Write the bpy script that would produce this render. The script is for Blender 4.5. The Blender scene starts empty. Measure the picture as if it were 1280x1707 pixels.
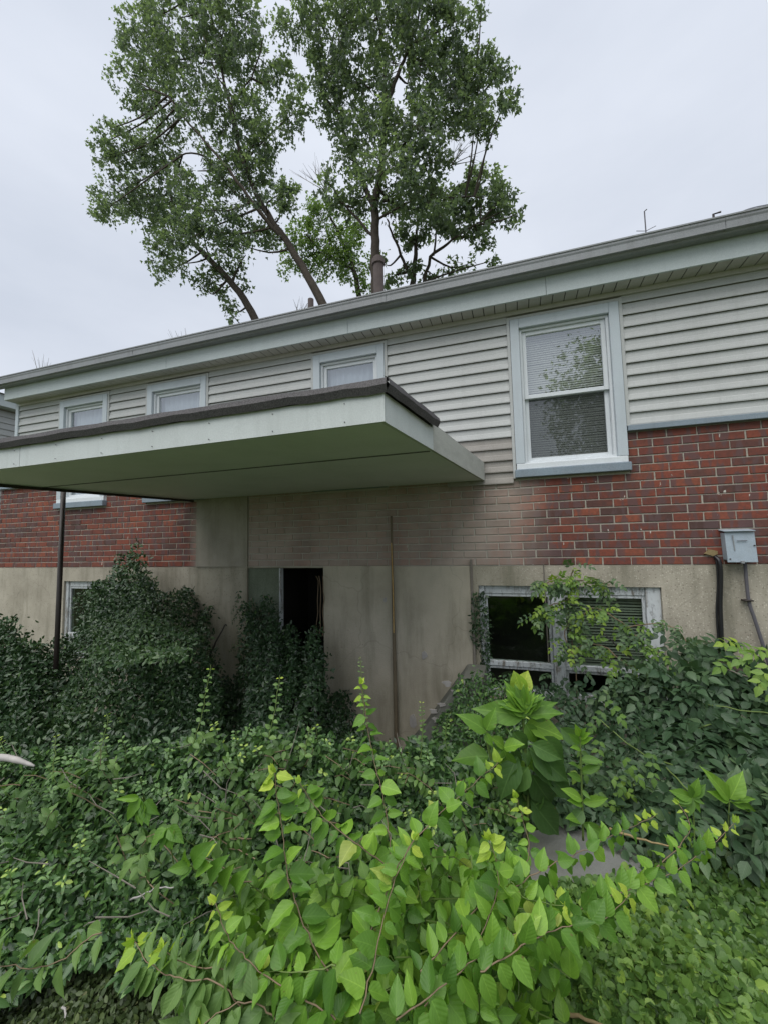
import bpy, math, random
import numpy as np
from mathutils import Vector, Matrix

random.seed(7)
rng = np.random.default_rng(7)
S = bpy.context.scene
COL = S.collection

# ---------------------------------------------------------------- camera
EYE = 1.6
FV = np.array([-0.30868467, 0.94792849, 0.07839224])
RV = np.array([0.95010786, 0.31117636, -0.02154809])
UV_ = np.array([0.04481986, -0.06782952, 0.99668969])
FPX = 680.0
cd = bpy.data.cameras.new('camera'); cam = bpy.data.objects.new('camera', cd); COL.objects.link(cam)
cd.sensor_fit = 'VERTICAL'; cd.sensor_height = 24; cd.lens = FPX / 1707 * 24
cd.clip_start = 0.05; cd.clip_end = 2000
m = Matrix.Identity(4)
for i in range(3):
    m[i][0] = RV[i]; m[i][1] = UV_[i]; m[i][2] = -FV[i]
m[2][3] = EYE
cam.matrix_world = m
S.camera = cam

def P(px, py, Y):
    """the point of the vertical plane y = Y seen in direction (px, py)"""
    px = np.asarray(px, float); py = np.asarray(py, float)
    d = FV * FPX + RV * (px[..., None] - 640) + UV_ * (853.5 - py[..., None])
    Y = np.asarray(Y, float)
    v = d / d[..., 1:2] * Y[..., None] if Y.ndim else d / d[..., 1:2] * Y
    v = v + np.array([0, 0, EYE])
    return v

def PD(px, py, d):
    """the point at forward distance d seen in direction (px, py)"""
    return P(px, py, np.asarray(d, float) * (.948 + .311 * (np.asarray(px, float) - 640) / FPX))

# ---------------------------------------------------------------- world, sun, exposure
SUN_EL, SUN_AZ = math.radians(67), math.radians(200)
w = bpy.data.worlds.new('World'); S.world = w; w.use_nodes = True
nt = w.node_tree; nt.nodes.clear()
N = nt.nodes.new; L = nt.links.new
out = N('ShaderNodeOutputWorld'); bg = N('ShaderNodeBackground'); bg.inputs[1].default_value = 0.15
sky = N('ShaderNodeTexSky'); sky.sky_type = 'NISHITA'; sky.sun_disc = False
sky.sun_elevation = SUN_EL; sky.sun_rotation = SUN_AZ
bg2 = N('ShaderNodeBackground'); mix = N('ShaderNodeMixShader'); mix.inputs[0].default_value = 0.93
tc = N('ShaderNodeTexCoord'); sep = N('ShaderNodeSeparateXYZ'); L(tc.outputs['Generated'], sep.inputs[0])
mp = N('ShaderNodeMapping'); mp.inputs['Scale'].default_value = (1.2, 1.2, 3.0); L(tc.outputs['Generated'], mp.inputs[0])
nz = N('ShaderNodeTexNoise'); nz.inputs['Scale'].default_value = 1.6; nz.inputs['Detail'].default_value = 5; nz.inputs['Roughness'].default_value = .5
L(mp.outputs[0], nz.inputs['Vector'])
cr = N('ShaderNodeValToRGB'); L(nz.outputs[0], cr.inputs[0])
cr.color_ramp.elements[0].position = .3; cr.color_ramp.elements[0].color = (.53, .57, .645, 1)
cr.color_ramp.elements[1].position = .72; cr.color_ramp.elements[1].color = (.66, .695, .765, 1)
L(cr.outputs[0], bg2.inputs[0])
mr = N('ShaderNodeMapRange'); mr.inputs[1].default_value = 0; mr.inputs[2].default_value = 1; mr.inputs[3].default_value = .95; mr.inputs[4].default_value = 1.12
L(sep.outputs[2], mr.inputs[0]); L(mr.outputs[0], bg2.inputs[1])
L(sky.outputs[0], bg.inputs[0]); L(bg.outputs[0], mix.inputs[1]); L(bg2.outputs[0], mix.inputs[2]); L(mix.outputs[0], out.inputs[0])
sd = bpy.data.lights.new('sun', 'SUN'); sd.energy = 2.6; sd.angle = math.radians(70); sd.color = (1, .97, .92)
sun = bpy.data.objects.new('sun', sd); COL.objects.link(sun)
# light comes down from behind the photographer, a little to the left
sun.rotation_euler = (math.radians(90 - 67), 0, math.radians(-20))
S.view_settings.view_transform = 'Standard'; S.view_settings.look = 'None'
S.view_settings.exposure = 0.27; S.view_settings.gamma = 1; S.view_settings.use_curve_mapping = False
S.cycles.max_bounces = 7; S.cycles.transparent_max_bounces = 8

# ---------------------------------------------------------------- materials
class Mat:
    def __init__(s, name, rough=.6, spec=.4):
        s.m = bpy.data.materials.new(name); s.m.use_nodes = True
        s.t = s.m.node_tree; s.b = s.t.nodes['Principled BSDF']; s.o = s.t.nodes['Material Output']
        s.b.inputs['Roughness'].default_value = rough; s.b.inputs['Specular IOR Level'].default_value = spec
        s._g = None
    def n(s, kind, **k):
        x = s.t.nodes.new('ShaderNode' + kind)
        for a, b in k.items(): setattr(x, a, b)
        return x
    def l(s, a, b): s.t.links.new(a, b)
    def pos(s, scale=(1, 1, 1)):
        if s._g is None: s._g = s.n('NewGeometry')
        mpp = s.n('Mapping'); mpp.inputs['Scale'].default_value = scale
        s.l(s._g.outputs['Position'], mpp.inputs[0]); return mpp.outputs[0]
    def noise(s, scale=5, detail=6, rough=.6, stretch=(1, 1, 1)):
        x = s.n('TexNoise'); x.inputs['Scale'].default_value = scale; x.inputs['Detail'].default_value = detail
        x.inputs['Roughness'].default_value = rough; s.l(s.pos(stretch), x.inputs['Vector']); return x.outputs[0]
    def ramp(s, fac, stops, inter='LINEAR'):
        x = s.n('ValToRGB'); s.l(fac, x.inputs[0]); e = x.color_ramp.elements; x.color_ramp.interpolation = inter
        while len(e) < len(stops): e.new(.5)
        for i, (p, c) in enumerate(stops):
            e[i].position = p; e[i].color = (c, c, c, 1) if isinstance(c, (int, float)) else (*c, 1)
        return x.outputs[0]
    def mixc(s, fac, a, b, mode='MIX'):
        x = s.n('Mix', data_type='RGBA', blend_type=mode)
        for sock, v in ((x.inputs[0], fac), (x.inputs[6], a), (x.inputs[7], b)):
            if isinstance(v, (int, float)): sock.default_value = v
            elif isinstance(v, tuple): sock.default_value = (*v, 1)
            else: s.l(v, sock)
        return x.outputs[2]
    def math(s, op, a, b=0.0):
        x = s.n('Math', operation=op)
        for i, v in enumerate((a, b)):
            if isinstance(v, (int, float)): x.inputs[i].default_value = v
            else: s.l(v, x.inputs[i])
        return x.outputs[0]
    def color(s, c):
        if isinstance(c, tuple): s.b.inputs['Base Color'].default_value = (*c, 1)
        else: s.l(c, s.b.inputs['Base Color'])
    def bump(s, h, strength=.3, dist=.01):
        x = s.n('Bump'); x.inputs['Strength'].default_value = strength; x.inputs['Distance'].default_value = dist
        s.l(h, x.inputs['Height']); s.l(x.outputs[0], s.b.inputs['Normal'])

def canopy_band(M):
    """band of the wall between two x positions: stained concrete, faded brick lightened against the canopy shade"""
    g = M.n('SeparateXYZ'); M.l(M.pos(), g.inputs[0])
    a = M.n('MapRange', interpolation_type='SMOOTHSTEP'); a.inputs[1].default_value = -3.75; a.inputs[2].default_value = -3.5
    b = M.n('MapRange', interpolation_type='SMOOTHSTEP'); b.inputs[1].default_value = .35; b.inputs[2].default_value = -.15
    M.l(g.outputs[0], a.inputs[0]); M.l(g.outputs[0], b.inputs[0])
    n = M.noise(2.2, 5, .6, (1, 1, .6))
    nn = M.ramp(n, [(.3, .55), (.6, 1)])
    return M.math('MULTIPLY', M.math('MULTIPLY', a.outputs[0], b.outputs[0]), nn)

def painted(name, col, dirt=(.25, .25, .22), amt=.35, rough=.5, scale=3.0, stretch=(1, 1, 1), streak=True, metal=0):
    M = Mat(name, rough)
    n1 = M.noise(scale, 8, .65, stretch)
    c = M.mixc(M.ramp(n1, [(.45, 0.0), (.8, amt)]), col, dirt)
    if streak:
        n2 = M.noise(14, 4, .6, (1, 1, .06)); c = M.mixc(M.ramp(n2, [(.52, 0.0), (.85, amt)]), c, dirt)
    n3 = M.noise(160, 3, .5)
    M.color(M.mixc(.08, c, M.ramp(n3, [(.3, 0.0), (.7, 1.0)])))
    M.bump(M.noise(60, 4), .12, .004)
    M.b.inputs['Metallic'].default_value = metal
    return M.m

def plain(name, col, rough=.6, spec=.4, var=.25, scale=25):
    M = Mat(name, rough, spec); n = M.noise(scale, 5)
    M.color(M.mixc(M.ramp(n, [(.3, 0.0), (.75, var)]), col, tuple(c * .4 for c in col))); M.bump(n, .15, .004)
    return M.m

def brick_mat(name, mode):
    M = Mat(name, .85, .25)
    if mode == 'object':
        r = M.n('ObjectInfo').outputs['Random']
    else:
        r = M.n('Attribute', attribute_name='tint').outputs['Fac']
    base = M.ramp(r, [(0, (.125, .055, .045)), (.12, (.09, .055, .05)), (.22, (.20, .060, .045)), (.42, (.26, .076, .048)), (.6, (.165, .058, .045)),
                      (.72, (.31, .095, .055)), (.82, (.18, .065, .05)), (.92, (.10, .06, .055)), (1, (.25, .085, .056))])
    n = M.noise(38, 6, .7)
    c = M.mixc(M.ramp(n, [(.36, .0), (.70, .65)]), base, (.085, .045, .036))
    n4 = M.noise(9, 4, .6); c = M.mixc(M.ramp(n4, [(.5, 0.0), (.7, .35)]), c, (.30, .085, .05))
    n5 = M.noise(10, 2, .5, (1.6, 1, .5)); c = M.mixc(M.ramp(n5, [(.50, 0.0), (.57, .75)]), c, (.115, .075, .075))
    sp = M.noise(30, 2, .5, (1, 1, .35)); c = M.mixc(M.ramp(sp, [(.735, 0.0), (.75, .85)]), c, (.6, .58, .52))
    c = M.mixc(M.math('MULTIPLY', canopy_band(M), .90), c, M.mixc(M.noise(7, 4, .6, (.3, 1, 2.5)), (.29, .25, .21), (.52, .43, .37)))  # faded brick, paled further to offset the shade under the canopy
    M.color(c); M.bump(M.noise(120, 5, .7), .5, .004)
    return M.m

def mortar_mat():
    M = Mat('mortar', .95, .2)
    n = M.noise(40, 6, .7)
    c = M.ramp(n, [(.3, (.32, .295, .25)), (.7, (.48, .45, .38))])
    c = M.mixc(M.math('MULTIPLY', canopy_band(M), .6), c, (.44, .42, .37))
    M.color(c); M.bump(M.noise(200, 4), .5, .003); return M.m

def concrete_mat(name='concrete_wall', a=(.33, .30, .24), b=(.48, .44, .36), speck=True, stain=.6):
    M = Mat(name, .92, .2)
    n = M.noise(2.5, 8, .65)
    c = M.ramp(n, [(.3, a), (.7, b)])
    if speck:
        v = M.n('TexVoronoi'); v.inputs['Scale'].default_value = 75; M.l(M.pos(), v.inputs['Vector'])
        cell = M.n('SeparateColor'); M.l(v.outputs['Color'], cell.inputs[0])
        msk = M.math('MULTIPLY', M.math('LESS_THAN', v.outputs['Distance'], .35), M.math('GREATER_THAN', cell.outputs[0], .74))
        g = M.n('SeparateXYZ'); M.l(M.pos(), g.inputs[0])
        rt = M.n('MapRange'); rt.inputs[1].default_value = -1.2; rt.inputs[2].default_value = .2; M.l(g.outputs[0], rt.inputs[0])
        c = M.mixc(M.math('MULTIPLY', msk, M.math('MULTIPLY', rt.outputs[0], .75)), c, (.62, .58, .48))
        dk = M.math('MULTIPLY', M.math('LESS_THAN', v.outputs['Distance'], .4), M.math('LESS_THAN', cell.outputs[0], .12))
        c = M.mixc(M.math('MULTIPLY', dk, .5), c, (.14, .12, .095))
    st = M.noise(5, 6, .65, (1, 1, .16)); c = M.mixc(M.ramp(st, [(.48, 0.0), (.72, stain)]), c, (.13, .125, .085))
    c = M.mixc(M.math('MULTIPLY', canopy_band(M), .3), c, (.16, .16, .10))
    wp = M.n('TexNoise'); wp.inputs['Scale'].default_value = 3; M.l(M.pos(), wp.inputs['Vector'])
    ad = M.n('VectorMath', operation='MULTIPLY_ADD'); M.l(wp.outputs['Color'], ad.inputs[0]); ad.inputs[1].default_value = (.5, .5, .5); M.l(M.pos(), ad.inputs[2])
    ck = M.n('TexVoronoi', feature='DISTANCE_TO_EDGE'); ck.inputs['Scale'].default_value = .85; M.l(ad.outputs[0], ck.inputs['Vector'])
    crack = M.math('LESS_THAN', ck.outputs['Distance'], .0035); c = M.mixc(M.math('MULTIPLY', crack, .16), c, (.08, .075, .06))
    pit = M.noise(55, 3, .6); c = M.mixc(M.ramp(pit, [(.66, 0.0), (.72, .5)]), c, (.15, .14, .11))
    M.color(c); M.bump(M.noise(110, 5, .7), .6, .006); return M.m

def peeling_mat():
    M = Mat('peeling_white_paint', .75, .3)
    n = M.noise(16, 8, .75, (1.6, 1, .35))
    c = M.ramp(n, [(.38, (.19, .175, .15)), (.42, (.38, .38, .37)), (.47, (.52, .55, .56)), (1, (.6, .63, .64))])
    M.color(c); M.bump(M.ramp(n, [(.44, 0.0), (.49, 1.0)]), .8, .003); return M.m

def glass_mat(name, f0=.1, tint=(.75, .8, .8)):
    M = Mat(name)
    t = M.n('BsdfTransparent'); t.inputs[0].default_value = (*tint, 1)
    g = M.n('BsdfGlossy'); g.inputs['Roughness'].default_value = .015; g.inputs[0].default_value = (.95, .98, 1, 1)
    lw = M.n('LayerWeight'); lw.inputs[0].default_value = .5; fac = M.math('ADD', M.math('MULTIPLY', M.math('POWER', lw.outputs['Facing'], 4.0), 1 - f0), f0)
    bp = M.n('Bump'); bp.inputs['Strength'].default_value = .05; bp.inputs['Distance'].default_value = .02; M.l(M.noise(3, 2), bp.inputs['Height']); M.l(bp.outputs[0], g.inputs['Normal'])
    mx = M.n('MixShader'); M.l(fac, mx.inputs[0]); M.l(t.outputs[0], mx.inputs[1]); M.l(g.outputs[0], mx.inputs[2])
    M.l(mx.outputs[0], M.o.inputs[0]); return M.m

def leaf_mat(name, stops, mode='tint', trans=.3, rough=.45, veins=True, spec=.35, vein=.5):
    M = Mat(name, rough, spec)
    r = M.n('ObjectInfo').outputs['Random'] if mode == 'object' else M.n('Attribute', attribute_name='tint').outputs['Fac']
    c = M.ramp(r, stops)
    c = M.mixc(M.ramp(M.noise(45, 3), [(.35, 0.0), (.75, .3)]), c, M.mixc(1.0, c, (.55, .62, .5), 'MULTIPLY'))
    if veins:
        uv = M.n('UVMap').outputs[0]; sp = M.n('SeparateXYZ'); M.l(uv, sp.inputs[0])
        u = M.math('ABSOLUTE', M.math('SUBTRACT', sp.outputs[0], .5))
        mid = M.math('LESS_THAN', u, .022)
        q = M.math('FRACT', M.math('MULTIPLY', M.math('SUBTRACT', sp.outputs[1], M.math('MULTIPLY', u, .75)), 6.5))
        side = M.math('LESS_THAN', M.math('ABSOLUTE', M.math('SUBTRACT', q, .5)), .05)
        v = M.math('MAXIMUM', mid, M.math('MULTIPLY', side, .5))
        c = M.mixc(M.math('MULTIPLY', v, vein), c, M.mixc(1.0, c, (1.6, 1.45, 1.6), 'MULTIPLY'))
        M.bump(M.math('ABSOLUTE', M.math('SUBTRACT', q, .5)), .35, .002)
        blot = M.math('ADD', M.noise(70, 3, .6), M.math('MULTIPLY', u, .18))
        c = M.mixc(M.ramp(blot, [(.72, 0.0), (.76, .75)]), c, (.16, .12, .045))
    M.color(c)
    tr = M.n('BsdfTranslucent'); M.l(M.mixc(1.0, c, (1.35, 1.45, .7), 'MULTIPLY'), tr.inputs[0])
    mx = M.n('MixShader'); mx.inputs[0].default_value = trans
    M.l(M.b.outputs[0], mx.inputs[1]); M.l(tr.outputs[0], mx.inputs[2]); M.l(mx.outputs[0], M.o.inputs[0])
    return M.m

def ground_mat():
    M = Mat('soil', .95, .1)
    n = M.noise(6, 8, .7); n2 = M.noise(.25, 4)
    c = M.ramp(n, [(.3, (.05, .055, .025)), (.55, (.10, .10, .05)), (.75, (.085, .12, .04))])
    M.color(M.mixc(M.ramp(n2, [(.4, 0.0), (.6, .6)]), c, (.10, .15, .05))); M.bump(n, .7, .03); return M.m

MAT = {}
MAT['brick'] = brick_mat('brick_single', 'object'); MAT['brick_far'] = brick_mat('brick_joined', 'tint'); MAT['mortar'] = mortar_mat()
MAT['concrete'] = concrete_mat(); MAT['panel'] = concrete_mat('cement_render', (.46, .41, .33), (.62, .56, .46), False, .5)
MAT['slab'] = concrete_mat('slab_concrete', (.12, .125, .118), (.21, .215, .20), False, .3)
MAT['siding'] = painted('vinyl_siding', (.45, .465, .45), (.28, .285, .27), .35, .45, 1.5, (1, 1, 1))
MAT['siding_old'] = painted('dusty_siding', (.30, .28, .25), (.17, .15, .13), .55, .7, 4, (.4, 1, 3))
MAT['fascia'] = painted('fascia_paint', (.47, .53, .53), (.33, .37, .37), .3, .45, 1.2)
MAT['canopyboard'] = painted('canopy_board_paint', (.60, .645, .635), (.38, .41, .39), .5, .5, 1.2)
MAT['canopyunder'] = painted('canopy_underside_paint', (.78, .81, .83), (.56, .60, .59), .45, .6, 2.0, (1, 1, 1), False)
MAT['gutter'] = painted('gutter_metal', (.235, .25, .26), (.12, .12, .12), .6, .4, 3, (.4, 1, 2))
MAT['rubber'] = painted('roofing_edge', (.035, .03, .033), (.12, .11, .11), .35, .7, 8, (.3, 1, 2), False)
MAT['soffit'] = painted('soffit_vinyl', (.48, .47, .43), (.22, .21, .19), .3, .5)
MAT['casing'] = painted('window_casing_paint', (.50, .56, .595), (.31, .33, .34), .3, .45, 3)
MAT['white'] = painted('white_vinyl', (.70, .74, .76), (.42, .42, .42), .22, .35, 4)
MAT['bluesill'] = painted('blue_grey_sill_paint', (.20, .26, .31), (.12, .13, .14), .5, .5, 6, (.5, 1, 1))
MAT['peel'] = peeling_mat()
MAT['glass'] = glass_mat('window_glass', .27, (.88, .92, .92)); MAT['glass_old'] = glass_mat('cellar_glass', .05, (.72, .8, .74))
MAT['room'] = plain('dark_room', (.07, .065, .055), .9)
MAT['blind'] = plain('blind_slat', (.50, .50, .45), .5); MAT['blind_dark'] = plain('dusty_blind', (.24, .25, .21), .7)
MAT['curtain'] = plain('curtain', (.52, .55, .60), .9, .1, .2, 3)
MAT['iron'] = plain('dark_brown_iron', (.035, .026, .022), .5, .5, .5, 12)
MAT['rust'] = plain('rusty_pipe', (.19, .155, .105), .8, .2, .6, 6)
MAT['cable'] = plain('black_cable', (.012, .012, .014), .35, .5); MAT['conduit'] = plain('grey_conduit', (.12, .115, .13), .6)
MAT['box'] = painted('grey_box_paint', (.33, .40, .46), (.18, .2, .2), .4, .4, 12)
MAT['moss'] = painted('mossy_door_paint', (.12, .15, .095), (.05, .065, .03), .8, .9, 7, (1, 1, .4))
MAT['flue'] = plain('clay_flue', (.13, .105, .10), .8, .2, .5, 9)
MAT['shingle'] = plain('roof_shingle', (.07, .068, .066), .95, .1, .5, 20)
MAT['bark'] = plain('bark', (.085, .072, .06), .95, .1, .7, 9)
MAT['stem'] = plain('brown_stem', (.21, .155, .10), .7, .2, .4, 40); MAT['stem_green'] = plain('green_stem', (.13, .19, .05), .6, .3, .3, 40)
MAT['dead'] = plain('dead_wood', (.22, .20, .17), .9, .1, .5, 30)
MAT['straw'] = plain('straw', (.30, .23, .12), .9, .1, .5, 60)
MAT['stone'] = plain('pale_stone', (.42, .40, .38), .9, .2, .5, 14)
MAT['ground'] = ground_mat()
MAT['paintflake'] = peeling_mat()

MAT['tree'] = leaf_mat('tree_leaves', [(0, (.085, .12, .095)), (.5, (.13, .175, .125)), (1, (.22, .29, .165))], trans=.55, veins=False)  # pale bluish leaf colours carry the haze over the crowns
MAT['tree_light'] = leaf_mat('far_tree_leaves', [(0, (.10, .16, .07)), (.5, (.16, .24, .09)), (1, (.24, .34, .11))], trans=.5, veins=False)
DARK = [(0, (.028, .058, .024)), (.4, (.055, .122, .038)), (.72, (.10, .20, .055)), (.93, (.155, .28, .07)), (.965, (.24, .36, .06)), (1, (.34, .46, .08))]
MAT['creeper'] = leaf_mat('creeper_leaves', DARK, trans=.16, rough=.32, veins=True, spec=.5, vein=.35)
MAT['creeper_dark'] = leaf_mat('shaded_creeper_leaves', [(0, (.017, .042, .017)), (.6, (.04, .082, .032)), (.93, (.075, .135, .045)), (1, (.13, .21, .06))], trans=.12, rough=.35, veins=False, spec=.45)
MAT['compound'] = leaf_mat('vine_leaflets', [(0, (.03, .065, .032)), (.5, (.058, .11, .052)), (.9, (.10, .165, .07)), (1, (.18, .27, .07))], trans=.22, rough=.42, vein=.5)
MAT['compound_light'] = leaf_mat('young_vine_leaflets', [(0, (.08, .16, .04)), (.6, (.15, .27, .05)), (1, (.34, .46, .06))], trans=.35, rough=.45)
MAT['groundivy'] = leaf_mat('ground_cover_leaves', [(0, (.035, .08, .022)), (.5, (.09, .175, .04)), (.9, (.16, .275, .055)), (1, (.27, .40, .07))], trans=.25, rough=.42, veins=True, vein=.3)
MAT['fine'] = leaf_mat('fine_ground_leaves', [(0, (.03, .045, .018)), (.5, (.055, .085, .03)), (.9, (.10, .14, .045)), (1, (.2, .2, .1))], trans=.2, veins=False)
BR = [(0, (.07, .165, .028)), (.3, (.12, .255, .036)), (.65, (.17, .33, .042)), (.95, (.24, .42, .055)), (1, (.33, .40, .09))]
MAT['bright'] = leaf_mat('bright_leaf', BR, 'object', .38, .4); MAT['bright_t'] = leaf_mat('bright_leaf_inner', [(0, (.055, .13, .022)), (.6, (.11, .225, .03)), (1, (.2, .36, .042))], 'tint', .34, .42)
MAT['young'] = leaf_mat('young_leaf', [(0, (.26, .42, .05)), (1, (.46, .58, .08))], 'object', .42, .4)
MAT['pale'] = leaf_mat('soft_green_leaf', [(0, (.09, .17, .05)), (1, (.16, .27, .075))], 'object', .35, .5)
MAT['weed'] = leaf_mat('weed_leaf', [(0, (.10, .21, .035)), (.6, (.15, .30, .04)), (1, (.22, .4, .05))], 'object', .4, .45, vein=.8)
MAT['weed_dark'] = leaf_mat('old_weed_leaf', [(0, (.06, .13, .035)), (1, (.10, .20, .045))], 'object', .3, .45, vein=.8)
MAT['shoot'] = leaf_mat('shoot_leaf', [(0, (.10, .19, .06)), (1, (.19, .31, .09))], 'object', .32, .35, vein=.6)

# ---------------------------------------------------------------- mesh helpers
class MB:
    def __init__(s): s.v = []; s.f = []
    def box(s, x0, x1, y0, y1, z0, z1):
        b = len(s.v)
        s.v += [(x0, y0, z0), (x1, y0, z0), (x1, y1, z0), (x0, y1, z0), (x0, y0, z1), (x1, y0, z1), (x1, y1, z1), (x0, y1, z1)]
        s.f += [tuple(b + i for i in q) for q in ((0, 3, 2, 1), (4, 5, 6, 7), (0, 1, 5, 4), (1, 2, 6, 5), (2, 3, 7, 6), (3, 0, 4, 7))]
        return s
    def quad(s, *p):
        b = len(s.v); s.v += [tuple(q) for q in p]; s.f.append(tuple(range(b, b + len(p)))); return s
    def prism(s, pts, axis, a, c):
        """2-D outline extruded between a and c along axis (0 = x: pts are (y, z); 1 = y: pts are (x, z); 2 = z: pts are (x, y))"""
        b = len(s.v); n = len(pts)
        for t in (a, c):
            for u, v in pts:
                s.v.append((t, u, v) if axis == 0 else (u, t, v) if axis == 1 else (u, v, t))
        s.f.append(tuple(b + i for i in range(n))); s.f.append(tuple(b + n + i for i in reversed(range(n))))
        for i in range(n):
            j = (i + 1) % n; s.f.append((b + i, b + n + i, b + n + j, b + j))
        return s
    def tube(s, path, rad, n=8, cap=True):
        path = [Vector(p) for p in path]
        if not hasattr(rad, '__len__'): rad = [rad] * len(path)
        b = len(s.v); up = None
        for i, p in enumerate(path):
            t = (path[min(i + 1, len(path) - 1)] - path[max(i - 1, 0)])
            if t.length < 1e-9: t = Vector((0, 0, 1))
            t.normalize()
            if up is None: up = t.orthogonal().normalized()
            up = (up - t * up.dot(t))
            if up.length < 1e-6: up = t.orthogonal()
            up.normalize(); sd_ = t.cross(up)
            for k in range(n):
                a = 2 * math.pi * k / n; s.v.append(tuple(p + (up * math.cos(a) + sd_ * math.sin(a)) * rad[i]))
        for i in range(len(path) - 1):
            for k in range(n):
                k2 = (k + 1) % n; s.f.append((b + i * n + k, b + i * n + k2, b + (i + 1) * n + k2, b + (i + 1) * n + k))
        if cap:
            s.f.append(tuple(b + k for k in reversed(range(n)))); s.f.append(tuple(b + (len(path) - 1) * n + k for k in range(n)))
        return s
    def build(s, name, mat, parent=None, smooth=False, bevel=0):
        me = bpy.data.meshes.new(name); me.from_pydata(s.v, [], s.f); me.materials.append(mat)
        if smooth: me.polygons.foreach_set('use_smooth', [True] * len(me.polygons))
        me.update()
        return place(name, me, parent, bevel)

def place(name, me, parent=None, bevel=0):
    o = bpy.data.objects.new(name, me); COL.objects.link(o)
    if parent is not None: o.parent = parent
    if bevel:
        md = o.modifiers.new('bevel', 'BEVEL'); md.width = bevel; md.segments = 1; md.limit_method = 'ANGLE'
    return o

def thing(name, label, cat, group=None, loc=(0, 0, 0)):
    o = bpy.data.objects.new(name, None); COL.objects.link(o); o.empty_display_size = .1; o.location = loc
    o['label'] = label; o['category'] = cat
    if group: o['group'] = group
    return o

def tag(o, label, cat, group=None):
    o['label'] = label; o['category'] = cat
    if group: o['group'] = group
    return o

def stuff(o): o['kind'] = 'stuff'; return o

def boxo(name, mat, parent, x0, x1, y0, y1, z0, z1, bevel=0):
    return MB().box(x0, x1, y0, y1, z0, z1).build(name, mat, parent, bevel=bevel)

def smooth_path(pts, n=4, wob=0.0):
    pts = [np.array(p, float) for p in pts]; outp = []
    for i in range(len(pts) - 1):
        p0 = pts[max(i - 1, 0)]; p1 = pts[i]; p2 = pts[i + 1]; p3 = pts[min(i + 2, len(pts) - 1)]
        for k in range(n):
            t = k / n
            q = .5 * ((2 * p1) + (-p0 + p2) * t + (2 * p0 - 5 * p1 + 4 * p2 - p3) * t * t + (-p0 + 3 * p1 - 3 * p2 + p3) * t ** 3)
            outp.append(q + (rng.normal(0, wob, 3) if wob and (i or k) else 0))
    outp.append(pts[-1]); return outp

# ---------------------------------------------------------------- leaves
def tpl(rows, droop=.15, fold=.18, cols=1, wave=0.0):
    """leaf outline: rows of (t, half width); base at the origin, tip at y = 1"""
    v = [(0, 0, 0)]; uv = [(.5, 0)]; f = []; ring = []
    wm = max(r[1] for r in rows)
    for t, hw in rows:
        idx = []
        for c in range(-cols, cols + 1):
            x = hw * c / cols; z = fold * abs(x) - droop * t * t + (wave * math.sin(t * 17 + (2 if c > 0 else 0)) * abs(x) if abs(c) == cols else 0)
            idx.append(len(v)); v.append((x, t, z)); uv.append((.5 + .5 * x / wm * .98, t))
        ring.append(idx)
    tip = len(v); v.append((0, 1, -droop)); uv.append((.5, 1))
    for i in range(2 * cols): f.append((0, ring[0][i + 1], ring[0][i]))
    for a, b in zip(ring, ring[1:]):
        for i in range(2 * cols):
            f.append((a[i], a[i + 1], b[i + 1])); f.append((a[i], b[i + 1], b[i]))
    for i in range(2 * cols): f.append((ring[-1][i], ring[-1][i + 1], tip))
    return np.array(v), np.array(f), np.array(uv)

OVAL = tpl([(.3, .25), (.7, .24)], .12, .3)
OVAL_SM = tpl([(.22, .17), (.5, .225), (.8, .14)], .15, .3)
ROUND = tpl([(.2, .42), (.6, .48), (.9, .25)], .08, .25)
POINT = tpl([(.2, .24), (.45, .30), (.75, .15)], .2, .25)
TREE = (np.array([(0, 0, 0), (-.42, .35, .08), (-.16, .5, 0), (0, 1, -.12), (.16, .5, 0), (.42, .35, .08)]),
        np.array([(0, 2, 1), (0, 3, 2), (0, 4, 3), (0, 5, 4)]), np.array([(.5, 0), (0, .35), (.3, .5), (.5, 1), (.7, .5), (1, .35)]))

def unit(a):
    return a / np.maximum(np.linalg.norm(a, axis=-1, keepdims=True), 1e-9)

def frames(axis, nrm):
    a = unit(axis); n = unit(nrm - a * (nrm * a).sum(-1, keepdims=True)); x = np.cross(a, n)
    return x, a, n

def leafset(name, T, pos, axis, nrm, size, tint, mat, parent=None, widen=None):
    v, f, uv = T; n = len(pos); x, a, nn = frames(axis, nrm)
    sz = np.asarray(size)[:, None, None]
    wx = 1.0 if widen is None else np.asarray(widen)[:, None, None]
    V = pos[:, None, :] + sz * (v[None, :, 0:1] * wx * x[:, None, :] + v[None, :, 1:2] * a[:, None, :] + v[None, :, 2:3] * nn[:, None, :])
    V = V.reshape(-1, 3); F = (f[None] + (np.arange(n) * len(v))[:, None, None]).reshape(-1, 3)
    me = bpy.data.meshes.new(name)
    me.vertices.add(len(V)); me.vertices.foreach_set('co', V.astype(np.float32).ravel())
    me.loops.add(F.size); me.loops.foreach_set('vertex_index', F.astype(np.int32).ravel())
    me.polygons.add(len(F)); me.polygons.foreach_set('loop_start', np.arange(0, F.size, 3, dtype=np.int32))
    me.polygons.foreach_set('use_smooth', np.ones(len(F), bool))
    ul = me.uv_layers.new(name='UVMap'); ul.data.foreach_set('uv', np.tile(uv[f.ravel()], (n, 1)).astype(np.float32).ravel())
    at = me.attributes.new('tint', 'FLOAT', 'POINT'); at.data.foreach_set('value', np.repeat(np.clip(tint, 0, 1), len(v)).astype(np.float32))
    me.materials.append(mat); me.update(calc_edges=True)
    return stuff(place(name, me, parent))

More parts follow.
